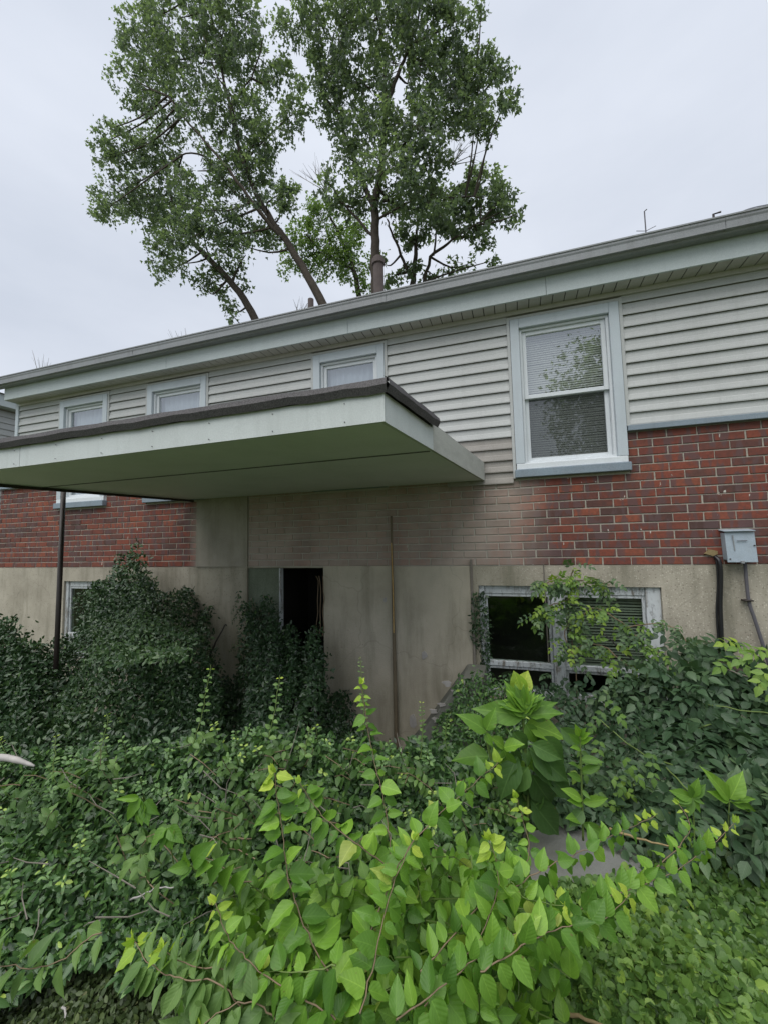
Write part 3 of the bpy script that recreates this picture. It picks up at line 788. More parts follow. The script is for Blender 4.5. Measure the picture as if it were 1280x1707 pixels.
inset([(A[0], A[1] + .03), (Bf[0] - .03, Bf[1] + .03), (Cw[0] - .03, Cw[1]), (Dw[0], Dw[1])], UZ + .022, TZ - .03, 'deck', MAT['shingle'])
xj = P(31, 770, 1.79)[0]
for a, b in (((A[0] - .02, A[1]), (xj - .002, 1.797)), ((xj + .002, 1.797), (Bf[0], Bf[1]))):
    inset([a, b, (b[0], b[1] + .02), (a[0], a[1] + .02)], UZ, TZ - .045, 'front_board', MAT['canopyboard'])
# short pale side board, then weathered end
q1 = lerp2(Bf, Cw, .32)
inset([(Bf[0] - .02, Bf[1] + .021), (Bf[0] + .0, Bf[1] + .021), (q1[0] + .0, q1[1]), (q1[0] - .02, q1[1])], UZ, TZ - .045, 'side_board', MAT['canopyboard'])
inset([(q1[0] - .02, q1[1] + .002), (q1[0] - .002, q1[1] + .002), (Cw[0], Cw[1]), (Cw[0] - .02, Cw[1])], UZ + .001, TZ - .012, 'side_board', MAT['wornend'])
inset([(A[0] - .02, A[1] + .021), (A[0], A[1] + .021), (Dw[0], Dw[1]), (Dw[0] - .02, Dw[1])], UZ - .01, TZ - .045, 'side_board', MAT['iron'])
# ragged roofing edge: front strip and side strip with uneven lower rim
def rag(p0, p1, name, n=36, out_=(0, -1)):
    mb = MB(); zt = TZ + .012; V = []
    for i in range(n + 1):
        t = i / n; x, y = lerp2(p0, p1, t)
        w1 = .0022 * math.sin(i * 1.7) + rng.normal(0, .0022); w2 = .0016 * math.sin(i * .9) + rng.normal(0, .0012)
        V.append([(x, y + .05 if out_[0] == 0 else y, zt + .012 + w2), (x + out_[0] * (.022), y + out_[1] * .022, zt + w2), (x + out_[0] * .030, y + out_[1] * .030, zt - .03 + w1), (x + out_[0] * .012, y + out_[1] * .012, TZ - .052 + w1)])
    for i in range(n):
        for k in range(3): mb.quad(V[i][k], V[i + 1][k], V[i + 1][k + 1], V[i][k + 1])
    return cm(mb, name, MAT['rubber'], smooth=True)
rag((A[0] - .05, A[1] - .002), (Bf[0] + .02, Bf[1] - .002), 'roofing_edge')
rag((Bf[0] + .005, Bf[1] - .02), (q1[0] + .02, q1[1]), 'roofing_edge', 12, (1, -.1))
#rag((q1[0] + .012, q1[1]), (Cw[0] + .006, Cw[1]), 'roofing_edge', 14, (1, 0))
inset([(A[0] - .03, A[1] - .01), (Bf[0] + .01, Bf[1] - .01), (q1[0] + .01, q1[1]), (q1[0] - .022, q1[1] + .004), (Cw[0] - .022, Cw[1]), (Dw[0], Dw[1])], TZ - .02, TZ + .008, 'roof_felt', MAT['rubber'])
inset([(Lm[0] + .01, Lm[1] - .006), (Rm[0] - .03, Rm[1] - .006), (Rm[0] - .03, Rm[1] + .006), (Lm[0] + .01, Lm[1] + .006)], UZ - .001, UZ + .003, 'seam_strip', MAT['conduit'])
for k in range(9):   # nail heads along the front board
    t_ = (k + .5) / 9; nx, ny = lerp2(A, Bf, t_)
    for zz in (UZ + .02, TZ - .075): cm(MB().tube([(nx, ny - .003, zz), (nx, ny + .003, zz)], .0026, 6), 'nail', MAT['conduit'])
# iron post
pt = P(106.5, 820, 2.69); pb = P(94, 1110, 2.69)
q = MB(); dx = (pb[0] - pt[0]) / (pb[2] - pt[2]); q.tube([(pt[0], 2.69, UZ + .003), (pt[0] - dx * pt[2], 2.69, -.2)], .021, 10); cm(q, 'post', MAT['iron'], smooth=True)
q = MB(); q.tube([(Dw[0] + .1, Dw[1] - .02, UZ - .012), (A[0] + .02, A[1] + .1, UZ - .012)], .014, 6); cm(q, 'edge_rail', MAT['iron'])

# ================================================================ METER BOX, CABLES
bx = thing('utility_box', 'grey blue metal utility box with a lifted hood on the brick', 'utility box', loc=(1.6, D, E0 - .1))
def bm_(mb, name, mat, **k):
    o = mb.build(name, mat, bx, **k); o.matrix_parent_inverse = Matrix.Translation((-1.6, -D, -(E0 - .1))); return o
bz0, bz1 = E0 - .19, E0 + .03
bm_(MB().prism([(1.515, bz1), (1.52, bz0 + .01), (1.69, bz0), (1.685, bz1)], 1, D - .075, D - .002), 'case', MAT['box'], bevel=.004)
bm_(MB().prism([(D - .10, bz0 - .006), (D - .085, bz0 - .006), (D - .076, bz1 + .002), (D - .082, bz1 + .004)], 0, 1.512, 1.70), 'cover', MAT['box'], bevel=.002)
bm_(MB().prism([(D - .10, bz1 + .006), (D - .002, bz1 + .02), (D - .002, bz1 + .028), (D - .104, bz1 + .014)], 0, 1.505, 1.70), 'hood', MAT['box'], bevel=.002)
bm_(MB().box(1.58, 1.645, D - .0985, D - .0935, bz0 + .155, bz0 + .160), 'maker_plate', MAT['conduit'])
bm_(MB().tube([(1.528, D - .104, bz0 + .02), (1.528, D - .090, bz0 + .02)], .005, 6), 'screw', MAT['iron']); bm_(MB().tube([(1.688, D - .100, bz0 + .12), (1.688, D - .080, bz0 + .12)], .005, 6), 'screw', MAT['iron']); bm_(MB().box(1.592, 1.612, D - .112, D - .085, bz0 - .014, bz0 + .006), 'latch', MAT['gutter'])
bm_(MB().prism([(1.555, bz0 + .2), (1.56, bz0 + .08), (1.566, bz0 + .08), (1.561, bz0 + .2)], 1, D - .097, D - .088), 'seam', MAT['gutter'])
def cable(pts, r, name, label, mat, cat, n=8):
    q = MB(); q.tube(smooth_path(pts, 5), r, n); o = q.build(name, mat, None, smooth=True); return tag(o, label, cat)
cable([P(1191, 928, 3.87), P(1198, 936, 3.84), P(1201, 960, 3.84), P(1200, 1010, 3.85), P(1202, 1060, 3.85), P(1203, 1110, 3.85)], .014, 'cable', 'thick black cable hanging straight down from beside the utility box', MAT['cable'], 'cable')
cable([P(1190, 929, 3.875), P(1194, 938, 3.86), P(1196, 975, 3.862), P(1194, 1020, 3.865), P(1197, 1070, 3.86), P(1199, 1110, 3.86)], .009, 'cable', 'thinner black cable just behind the thick cable', MAT['cable'], 'cable')
cable([P(1241, 938, 3.86), P(1244, 975, 3.86), P(1248, 1005, 3.86), P(1258, 1035, 3.86), P(1274, 1085, 3.86), P(1285, 1120, 3.86)], .0125, 'conduit', 'grey plastic conduit bending aside below the utility box', MAT['conduit'], 'conduit')
q = MB(); c = P(1246, 1001, 3.855); q.box(c[0] - .03, c[0] + .03, D - .055, D + .003, c[2] - .006, c[2] + .006); tag(q.build('pipe_clamp', MAT['iron'], bevel=.003), 'small dark clamp holding the grey conduit to the wall', 'clamp')
q = MB(); c = P(1186, 921, 3.87)
V = [(c[0] + math.cos(t * .7) * .05 * rng.uniform(.5, 1.1), c[2] + math.sin(t * .7) * .028 * rng.uniform(.5, 1.2)) for t in range(9)]
q.prism(V, 1, D - .022, D + .002); tag(q.build('foam_plug', MAT['straw']), 'dry tan sealing foam where the black cable enters the brick', 'sealant')

# ================================================================ SMALL SOLID THINGS
# sloping cellar-hatch side wall with flaking paint
a = P(768, 1130, 3.75); b = P(802, 1130, 3.75); c = P(802, 1330, 3.55); d = P(675, 1330, 3.45); e = P(700, 1205, 3.6)
h1 = P(770, 1130, 3.45); h2 = P(688, 1240, 3.45)
q = MB(); q.prism([(h1[0], h1[2]), (h1[0] + .16, h1[2]), (h1[0] + .16, -.45), (h2[0] - (h2[2] + .45) * .8, -.45), (h2[0], h2[2])], 1, 3.45, D - .03)
hatch = tag(q.build('hatch_wall', MAT['slab'], bevel=.01), 'grey sloping concrete hatch wall with flakes of white paint beside the cellar window', 'hatch')
n = 0
for (px, py, r) in ((745, 1140, .05), (757, 1152, .03), (735, 1175, .035), (722, 1185, .045), (728, 1200, .05), (742, 1210, .03), (716, 1240, .03), (735, 1225, .045), (770, 1137, .04)):
    cc = P(px, py, 3.445); q = MB(); q.prism([(cc[0] + r * math.cos(t * .7) * rng.uniform(.4, 1.2), cc[2] + r * .45 * math.sin(t * .7) * rng.uniform(.4, 1.3)) for t in range(9)], 1, 3.441, 3.452)
    q.build('paint_flake', MAT['stone'], hatch)
# slab
sl = [P(880, 1378, 1)[:2] * 0]
def gpt(px, py, z):
    v = P(px, py, 1.0) - np.array([0, 0, EYE]); return v / v[2] * (z - EYE)
SZ = .14
pts = [gpt(870, 1385, SZ), gpt(1005, 1362, SZ), gpt(1125, 1395, SZ), gpt(1150, 1470, SZ), gpt(1040, 1500, SZ), gpt(880, 1470, SZ)]
q = MB(); q.prism([(p[0], p[1]) for p in pts][::-1], 2, 0, SZ); tag(q.build('concrete_slab', MAT['slab'], bevel=.012), 'worn grey concrete slab lying among the plants under the weed', 'slab')
c = gpt(18, 1268, .45); q = MB()
path = [PD(-60, 1268, 2.0), PD(0, 1263, 1.97), PD(28, 1267, 1.95), PD(58, 1277, 1.92)]
q.tube(smooth_path(path, 3), [.017, .018, .017, .017, .015, .014, .014, .010, .008, .004], 7); tag(q.build('pale_log', MAT['stone'], smooth=True), 'pale bleached log end poking out of the creeper', 'log')
def stick(pts, r, label, mat='dead', name='stick', cat='stick', n=6):
    path = smooth_path([P(*p) for p in pts], 4, .002); k = len(path); q = MB(); q.tube(path, [r * (1 - .6 * i / k) for i in range(k)], n); return tag(q.build(name, MAT[mat], smooth=True), label, cat)
stick([(345, 1110, 3.5), (356, 1080, 3.52), (375, 1043, 3.55), (378, 1044, 3.56)], .011, 'dark bent stick leaning against the concrete between the two creepers', 'iron')
stick([(1095, 1160, 3.3), (1072, 1120, 3.4), (1035, 1082, 3.5), (1003, 1055, 3.55)], .008, 'thin black stick crossing the cellar window blinds', 'iron')
stick([(1195, 1108, 3.5), (1230, 1118, 3.45), (1262, 1128, 3.4), (1290, 1131, 3.35)], .03, 'brown rotten log lying at the wall under the conduit', 'bark', 'log', 'log', 8)
stick([(1203, 1112, 3.35), (1235, 1125, 3.32), (1250, 1128, 3.3)], .008, 'short pale stick lying on the rotten log')
stick([(218, 1500, 1.15), (245, 1488, 1.13), (270, 1480, 1.12), (290, 1479, 1.11)], .0035, 'thin bleached grass stalk arching over the dark creeper', 'stone', 'grass_stalk', 'stalk')
stick([(925, 1688, 1.45), (965, 1697, 1.42), (1010, 1712, 1.4)], .007, 'straw coloured twig on the ground cover at the very bottom', 'straw', 'twig', 'twig')
stick([(1015, 1381, 2.1), (1050, 1393, 2.08), (1085, 1404, 2.06), (1135, 1413, 2.04)], .006, 'straw coloured dead stem lying across the back of the slab', 'straw', 'twig', 'twig')
stick([(104, 1678, 1.0), (110, 1690, .995), (112, 1702, .99)], .004, 'tiny pale twig on the fine ground cover', 'stone', 'twig', 'twig')

# ================================================================ NEIGHBOUR HOUSE
nb = thing('neighbour_house', 'neighbouring house with pale siding just past the gutter end', 'house', loc=(-9, 6, 0))
def nbm(mb, name, mat): o = mb.build(name, mat, nb); o.matrix_parent_inverse = Matrix.Translation((9, -6, 0)); return o
nbm(MB().box(-16, -9.02, 4.2, 13, -.6, E0 + 2.72), 'wall', MAT['siding_old'])
for k in range(30):
    z = .9 + k * .115
    if z > E0 + 2.6: break
    nbm(MB().prism([(-9.02, z + .112), (-9.012, z + .112), (-8.995, z), (-9.02, z)], 1, 4.2, 9.0), 'siding_board', MAT['siding'])
nbm(MB().box(-16.2, -8.8, 4.0, 13.2, E0 + 2.66, E0 + 2.88), 'eaves_board', MAT['fascia'])
nbm(MB().prism([(-16.4, E0 + 2.88), (-8.75, E0 + 2.88), (-12.5, E0 + 3.3)], 1, 3.95, 13.3), 'roof', MAT['shingle'])

# ================================================================ TREES
def tree(name, label, group, Y, trunks, blobs, gaps, leafmat, per=1.0, leafpx=8.3, twigs=()):
    """trunks: limb centre lines as (px, py, radius m); the first one is carried down to the ground"""
    base = P(*trunks[0][0][:2], Y); t = thing(name, label, 'tree', group, loc=(base[0], Y, 0)); off = Matrix.Translation((-base[0], -Y, 0))
    def kid(o): o.matrix_parent_inverse = off; return o
    scale = Y / .948 / FPX
    segs = []
    for i, tr in enumerate(trunks):
        dy = 0 if i == 0 else rng.uniform(-.9, .9)
        pts = [P(px, py, Y + dy * min(1, k / 2)) for k, (px, py, r) in enumerate(tr)]; rad = [q[2] for q in tr]
        if i == 0:
            dr = unit(pts[0] - pts[1]); s_ = pts[0][2] / max(.2, -dr[2]); knee = pts[0] + dr * 2.2; low = knee + dr * 2.0 * np.array([.6, .6, 1]); foot = low + dr * np.array([.5, .5, 0]); foot[2] = -.45; pts = [foot, low, knee] + pts; rad = [rad[0] * 1.8, rad[0] * 1.3, rad[0] * 1.1] + rad
        sp = smooth_path(pts, 4, .02); rr = np.interp(np.linspace(0, len(rad) - 1, len(sp)), range(len(rad)), rad)
        q = MB(); q.tube(sp, list(rr), 9 if i == 0 else 6); kid(q.build('trunk' if i == 0 else 'limb', MAT['bark'], t, smooth=True)); segs += sp[4:] if i == 0 else sp
    segs = np.array(segs)
    bag = Bag(); tw = MB()
    for bi, (bx_, by, rx, ry) in enumerate(blobs):
        n = max(3, int(rx * ry / 19 * per)); dep = (rx + ry) / 2 * scale * .75
        cy = Y + rng.normal(0, .35)
        c0 = P(bx_, by, cy)
        j = np.argmin(np.linalg.norm(segs - c0, axis=1) + (segs[:, 2] > c0[2]) * 1.5)
        mid = (segs[j] + c0) / 2 + rng.normal(0, .15, 3) - np.array([0, 0, .15])
        if np.linalg.norm(segs[j] - c0) < 5: tw.tube(smooth_path([segs[j], mid, c0], 3), [.045, .04, .035, .03, .025, .02, .015], 4, False)
        for _ in range(n):
            a = rng.uniform(0, 6.283); r = math.sqrt(rng.random()) * (1 + rng.normal(0, .13))
            px, py = bx_ + math.cos(a) * rx * r, by + math.sin(a) * ry * r
            if any(((px - g[0]) / g[2]) ** 2 + ((py - g[1]) / g[3]) ** 2 < 1 for g in gaps): continue
            c = P(px, py, cy + rng.normal(0, dep * .5))
            outw = unit(c - c0 + rng.normal(0, .3, 3) + np.array([0, 0, .1]))
            ln = rng.uniform(.28, .62); k = rng.integers(11, 20)
            s_ = rng.uniform(0, 1, k)[:, None]
            p = c + outw * ln * (s_ - .5) + rng.normal(0, .085, (k, 3)) + np.array([0, 0, -.05]) * rng.random((k, 1))
            ax = rng.normal(0, .8, (k, 3)) + outw * .6 + np.array([0, 0, -.55]); nr = rng.normal(0, .55, (k, 3)) + np.array([0, 0, .8])
            sz = leafpx * scale * rng.uniform(.65, 1.25, k)
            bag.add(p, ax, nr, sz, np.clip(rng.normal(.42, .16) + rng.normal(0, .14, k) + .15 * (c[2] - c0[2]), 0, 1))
            if rng.random() < .35: tw.tube([c0 + (c - c0) * .35, c], [.012, .005], 3, False)
    kid(tw.build('twigs', MAT['bark'], t)); stuff(t.children[-1] if t.children else t)
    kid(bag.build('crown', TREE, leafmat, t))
    for k, (px, py, ax_, ay) in enumerate(twigs):   # bare twigs
        q = MB(); a = P(px, py, Y)
        for j in range(9):
            e = P(px + ax_ * rng.uniform(.5, 1.2) + rng.normal(0, 14), py + ay * rng.uniform(.5, 1.2) + rng.normal(0, 12), Y + rng.normal(0, .3))
            mid = a + (e - a) * .5 + rng.normal(0, .1, 3)
            q.tube([a, mid, e], [.018, .011, .004], 3, False)
            for _ in range(3): q.tube([mid, mid + (e - a) * .3 + rng.normal(0, .16, 3)], [.007, .003], 3, False)
        kid(stuff(q.build('bare_twigs', MAT['dead'], t)))
    return t

gapsA = [(383, 138, 17, 13), (318, 262, 17, 22), (425, 352, 22, 7), (385, 330, 16, 12), (300, 75, 8, 7), (240, 205, 16, 8), (500, 95, 14, 18), (335, 400, 12, 6), (455, 60, 14, 40), (480, 262, 24, 14)]
tree('leaning_tree', 'tall dark tree leaning over the roof with its crown spreading outward', 'trees behind the house', 13.5,
     [[(540, 510, .17), (512, 458, .15), (475, 400, .13), (440, 345, .11), (418, 300, .09), (398, 240, .075), (382, 170, .06), (365, 90, .045), (350, 10, .03), (345, -60, .02)],
      [(475, 400, .09), (430, 350, .08), (395, 300, .065), (350, 245, .05), (315, 205, .04), (280, 160, .025)],
      [(440, 345, .06), (390, 320, .05), (340, 260, .04), (305, 258, .03)], [(398, 240, .05), (385, 160, .04), (365, 130, .03), (340, 60, .02)],
      [(382, 180, .04), (420, 130, .03), (440, 60, .02)]],
     [(230, 40, 40, 45), (300, 30, 70, 60), (380, 30, 60, 60), (255, 100, 45, 45), (330, 100, 70, 50), (400, 105, 48, 55), (235, 150, 42, 38), (300, 170, 70, 45), (390, 190, 60, 50), (462, 125, 28, 45),
      (488, 190, 26, 42), (182, 215, 28, 16), (170, 240, 18, 10), (222, 245, 46, 38), (185, 262, 26, 26), (270, 250, 60, 45), (195, 322, 44, 36), (176, 350, 26, 24), (260, 320, 70, 46), (330, 285, 50, 42),
      (345, 350, 58, 38), (400, 300, 52, 50), (440, 225, 28, 40), (420, 380, 45, 30), (300, 395, 48, 36), (268, 432, 22, 26), (340, 385, 30, 26), (392, 405, 36, 22), (205, 60, 16, 30), (200, 110, 12, 20), (182, 125, 8, 16),
      (320, -30, 110, 40), (470, 330, 24, 26), (452, 400, 14, 22), (425, 265, 40, 40), (476, 318, 20, 20), (155, 325, 12, 8)], gapsA, MAT['tree'], .72)
tree('slanting_tree', 'low slanting tree with thin drooping foliage nearest the far end of the roof', 'trees behind the house', 14.5,
     [[(428, 535, .17), (400, 488, .15), (358, 442, .13), (315, 395, .10), (292, 345, .08), (280, 300, .05), (270, 250, .03)], [(385, 475, .06), (400, 440, .04), (410, 425, .02)], [(358, 442, .05), (345, 415, .03), (340, 380, .02)]],
     [(350, 465, 26, 16), (372, 486, 22, 16), (380, 512, 14, 14), (355, 445, 24, 18), (392, 452, 22, 14), (408, 476, 12, 6), (300, 440, 22, 22), (270, 450, 10, 18), (395, 430, 20, 12), (345, 480, 14, 12), (388, 525, 8, 10), (290, 370, 50, 36), (240, 350, 40, 30)],
     [(378, 470, 9, 9), (330, 420, 10, 12)], MAT['tree'], .62)
gapsB = [(661, 125, 13, 26), (658, 108, 9, 10), (590, 112, 7, 12), (515, 262, 26, 50), (655, 295, 16, 9), (700, 440, 16, 16), (770, 255, 14, 14), (850, 255, 40, 30), (800, 262, 42, 22), (560, 285, 10, 16), (576, 182, 9, 6), (612, 430, 10, 26), (640, 410, 8, 24), (790, 150, 8, 8), (745, 55, 10, 7), (600, 60, 7, 9), (500, 235, 12, 22)]
tree('broadleaf_tree', 'tallest upright tree whose trunk rises straight behind the flue pipe', 'trees behind the house', 13.0,
     [[(627, 492, .17), (626, 440, .16), (626, 390, .15), (625, 345, .14), (634, 290, .11), (640, 230, .10), (645, 180, .085), (662, 125, .065), (682, 75, .05), (700, 10, .03), (705, -60, .02)],
      [(625, 345, .10), (603, 300, .09), (580, 240, .075), (565, 190, .06), (548, 130, .05), (536, 70, .04), (525, 0, .03)], [(565, 190, .05), (540, 160, .04), (520, 90, .03)],
      [(634, 280, .07), (655, 245, .055), (690, 212, .04), (730, 180, .03), (790, 130, .02)], [(626, 400, .06), (600, 370, .045), (570, 335, .035), (545, 300, .02)],
      [(645, 180, .06), (640, 100, .045), (630, 30, .03)], [(640, 330, .05), (690, 350, .04), (740, 330, .03), (800, 330, .02)]],
     [(500, 30, 42, 45), (560, 45, 60, 60), (630, 25, 60, 50), (700, 20, 60, 40), (760, 35, 36, 45), (540, 120, 42, 50), (600, 130, 60, 60), (680, 110, 60, 60), (740, 115, 55, 60), (795, 130, 40, 48), (830, 112, 24, 20),
      (842, 165, 22, 22), (560, 200, 34, 38), (620, 210, 50, 45), (690, 200, 55, 45), (750, 195, 44, 34), (800, 205, 20, 20), (575, 260, 30, 34), (650, 275, 52, 40), (705, 268, 44, 34), (700, 330, 55, 36), (600, 320, 26, 30),
      (655, 330, 30, 28), (540, 300, 16, 26), (620, -30, 130, 40), (800, 15, 14, 14), (812, 230, 10, 14), (562, 330, 16, 20), (590, 350, 22, 18), (790, 190, 30, 24)], gapsB, MAT['tree'], .62,
     twigs=((545, 320, -20, -60), (752, 275, 30, -28)))
tree('forked_tree', 'smaller forked tree with its crown just above the roof near the antenna', 'trees behind the house', 15.5,
     [[(688, 480, .12), (690, 450, .10), (692, 415, .075), (694, 385, .05), (696, 350, .03)], [(688, 470, .07), (672, 435, .06), (655, 395, .045), (645, 365, .03)],
      [(705, 480, .08), (718, 430, .065), (745, 405, .05), (775, 385, .035), (800, 370, .02)], [(722, 425, .05), (728, 380, .035), (735, 340, .02)]],
     [(740, 330, 50, 36), (800, 345, 46, 32), (838, 352, 26, 20), (862, 355, 12, 7), (700, 370, 42, 32), (680, 400, 26, 20), (765, 378, 44, 22), (805, 302, 34, 24), (833, 325, 22, 22), (690, 445, 22, 14), (665, 460, 14, 10),
      (720, 458, 26, 12), (780, 440, 34, 8), (815, 436, 16, 7), (648, 470, 8, 10), (795, 395, 30, 14), (780, 300, 20, 16), (640, 440, 8, 18)], [(705, 425, 14, 14), (668, 420, 7, 16), (745, 425, 16, 8)], MAT['tree'], .6)
tree('distant_tree', 'lighter green tree farther back between the two leaning trunks and the flue', 'trees behind the house', 19,
     [[(600, 500, .14), (590, 450, .12), (570, 400, .08), (550, 360, .05)], [(590, 450, .07), (540, 420, .05), (510, 390, .03)]],
     [(525, 355, 32, 28), (500, 395, 26, 30), (550, 400, 44, 34), (590, 440, 30, 30), (555, 440, 36, 26), (605, 475, 14, 12), (508, 440, 22, 20), (540, 345, 20, 18), (580, 400, 30, 26), (475, 440, 12, 18), (598, 372, 20, 20)],
     [(615, 400, 10, 20)], MAT['tree_light'], 1.1, 6)
tree('garden_tree', 'round tree across the yard that shows as a reflection in the tall window', None, 13,
     [[(0, 0, .1), (0, -1, .1)]], [], [], MAT['tree']) if False else None
# the tree behind the photographer that the tall window mirrors
rt = thing('yard_tree', 'leafy tree across the yard mirrored in the upper pane of the tall window', 'tree', loc=(3.0, -8, 0))
q = MB(); q.tube([(0, 0, 0), (.1, 0, 2.5), (0, .1, 5), (.2, 0, 8)], [.22, .17, .12, .05], 9); q.build('trunk', MAT['bark'], rt, smooth=True)
bag = Bag()
for _ in range(520):
    u = unit(rng.normal(size=3)); r = rng.random() ** .4; c = u * np.array([2.0, 1.8, 3.0]) * r + np.array([.15, 0, 6.2]); k = 16
    bag.add(c + rng.normal(0, .17, (k, 3)), rng.normal(0, 1, (k, 3)) + np.array([0, 0, -.4]), rng.normal(0, .6, (k, 3)) + np.array([0, 0, .7]), rng.uniform(.1, .2, k), rng.normal(.45, .2, k))
bag.build('crown', TREE, MAT['tree'], rt)
# bare twig tips above the roof
def far_twigs(px, py, label, n=7, h=30, Y=16):
    q = MB(); a = P(px, py + 60, Y)
    for _ in range(n):
        e = P(px + rng.normal(0, 14), py - rng.uniform(0, h), Y + rng.normal(0, .3)); m_ = a + (e - a) * .6 + rng.normal(0, .12, 3); q.tube([a, m_, e], [.03, .015, .005], 3, False)
        for _ in range(2): q.tube([m_, m_ + (e - m_) * .8 + rng.normal(0, .14, 3)], [.008, .003], 3, False)
    q.tube([(a[0], Y, -.45), a], [.06, .03], 5); tag(q.build('bare_sapling', MAT['dead']), label, 'sapling')
far_twigs(76, 608, 'bare twiggy sapling top showing over the far end of the roof')
far_twigs(308, 556, 'faint bare twigs over the roof below the slanting tree', 5, 12)
far_twigs(502, 500, 'faint bare twigs beside the short vent pipe', 5, 10)

# ================================================================ BANKS OF LEAVES
def bank(name, label, cat, group=None): return thing(name, label, cat, group)

def mound(parent, n, T, mat, x0, x1, top, bot, Yf, size, thick, lump, seed, up=.8, cm_=.6, rnd=.45, tintb=.45, droop=.3, keep=None, edge=8, tints=.2, lscale=6, young=.012):
    p, ln, px, py, s = sheet(n, x0, x1, top, bot, Yf, thick, lump, lscale, seed, edge, keep)
    k = len(p); ax, nr = rand_orient(k, up, cm_, rnd, droop)
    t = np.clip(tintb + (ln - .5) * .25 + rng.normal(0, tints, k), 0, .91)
    yg = rng.random(k) < young; t[yg] = rng.uniform(.94, 1, yg.sum())
    return leafset('foliage', T, p, ax, nr, size * rng.uniform(.6, 1.25, k), t, mat, parent)

# --- front creeper bank (left)
A_top = [(-120, 1262), (0, 1262), (60, 1268), (120, 1262), (200, 1250), (300, 1245), (380, 1235), (430, 1215), (480, 1215), (520, 1225), (560, 1240), (600, 1250), (660, 1262), (720, 1275), (800, 1300), (860, 1330)]
A_bot = [(-120, 1690), (0, 1690), (100, 1650), (300, 1640), (500, 1700), (860, 1720)]
YF = lambda px: .948 + .311 * (px - 640) / FPX
YA = lambda px, py, s: (2.15 - .72 * s ** .85) * YF(px)
YF_ = YF
fb = bank('creeper_bank', 'wide dark green bank of small oval leaves in front of the wall', 'creeper')
MIDT = tpl([(.12, .18), (.35, .30), (.65, .24), (.88, .10)], .22, .3)
bag = Bag(); st = MB()
for i in range(110):
    px = rng.uniform(330, 860) if i < 85 else rng.uniform(-20, 400); s_ = rng.random() ** 1.2 * .8; py = np.interp(px, *zip(*[(-120, 1262), (430, 1215), (860, 1310)])) + s_ * 330
    b0 = P(px, py, float((2.15 - .72 * s_ ** .85) * YF_(px)) - .07); dr = unit(np.array([rng.normal(0, .7), -rng.uniform(.1, .6), rng.uniform(.1, .9)])); ln = rng.uniform(.08, .2)
    pth = [b0 - dr * ln * .5, b0 + rng.normal(0, .006, 3), b0 + dr * ln * .5 - np.array([0, 0, .02])]; st.tube(pth, .0018, 3, False); tb = rng.uniform(.05, .5)
    for p, a, n, sz, t in shoot_nodes(pth, .034, rng.uniform(.036, .055), .8, .4): bag.add(p, a, n, sz, tb + .2 * t)
bag.build('foliage', MIDT, MAT['groundivy'], fb); stuff(st.build('stems', MAT['stem'], fb))
st = MB()
for _ in range(60):
    px = rng.uniform(-10, 800); s_ = rng.random() * .9; py = np.interp(px, *zip(*[(-120, 1262), (430, 1225), (860, 1310)])) + s_ * 330
    b0 = P(px, py, float((2.15 - .72 * s_ ** .85) * YF_(px)) - .08); dr = unit(np.array([rng.normal(0, 1), rng.normal(0, .4), rng.normal(.2, .5)])); ln = rng.uniform(.05, .22)
    st.tube([b0, b0 + dr * ln * .5 + rng.normal(0, .012, 3), b0 + dr * ln], [.0022, .0018, .001], 4, False)
stuff(st.build('dead_twigs', MAT['dead'], fb))
mound(fb, 38000, OVAL_SM, MAT['creeper'], -120, 860, A_top, A_bot, YA, .042, .08, .11, 3, up=.75, cm_=.55, rnd=.42, young=.008, lscale=7, tints=.24)
# shoots rising out of the bank
bag = Bag(); st = MB()
for _ in range(110):
    px = rng.uniform(-10, 760); s_ = rng.uniform(0, .75) ** 1.6; py = np.interp(px, *zip(*A_top)) * (1 - s_) + np.interp(px, *zip(*A_bot)) * s_
    Y = float(YA(px, py, s_)) - .03; b0 = P(px, py + 10, Y); h = rng.uniform(.05, .13); tip = b0 + np.array([rng.normal(0, .03), rng.normal(-.02, .02), h])
    pth = [b0, (b0 + tip) / 2 + rng.normal(0, .006, 3), tip]; st.tube(pth, .0015, 3, False)
    tipt = rng.choice([.8, .9, .98])
    for p, a, n, sz, t in shoot_nodes(pth, .021, .030, .75, .1): bag.add(p, a, n, sz, .5 + .3 * t if t < .8 else tipt)
bag.build('foliage', OVAL, MAT['creeper'], fb); stuff(st.build('stems', MAT['stem_green'], fb))

# --- creeper climbing over the cellar window and post
B_top = [(-120, 1000), (0, 1035), (20, 1050), (40, 1085), (60, 1100), (85, 1075), (110, 1075), (130, 1030), (150, 985), (180, 960), (205, 940), (228, 925), (250, 945), (268, 975), (290, 985), (315, 995), (338, 1035), (350, 1100), (362, 1150)]
B_bot = [(-120, 1330), (360, 1320)]
YB = lambda px, py, s: np.interp(px, [-120, 60, 120, 180, 360], [2.5, 2.75, 3.4, 3.72, 3.74]) * (1 - s ** .9) + s ** .9 * 2.35 * YF(px)
cb = bank('climbing_creeper', 'dark creeper heaped over the cellar window behind the iron post', 'creeper')
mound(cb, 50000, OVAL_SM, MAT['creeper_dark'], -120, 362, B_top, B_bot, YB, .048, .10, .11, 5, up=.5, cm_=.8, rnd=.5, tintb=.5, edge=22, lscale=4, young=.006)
mound(cb, 3000, OVAL_SM, MAT['creeper_dark'], 150, 300, [(150, 1030), (230, 952), (300, 1040)], [(150, 1120), (300, 1100)], YB, .036, .05, .1, 6, up=.6, cm_=.8, tintb=.8, young=.01)
C_top = [(380, 1130), (396, 1060), (408, 1020), (420, 1010), (440, 1030), (465, 1062), (490, 1052), (515, 1052), (541, 1040), (546, 1120), (560, 1150), (580, 1185), (592, 1230)]
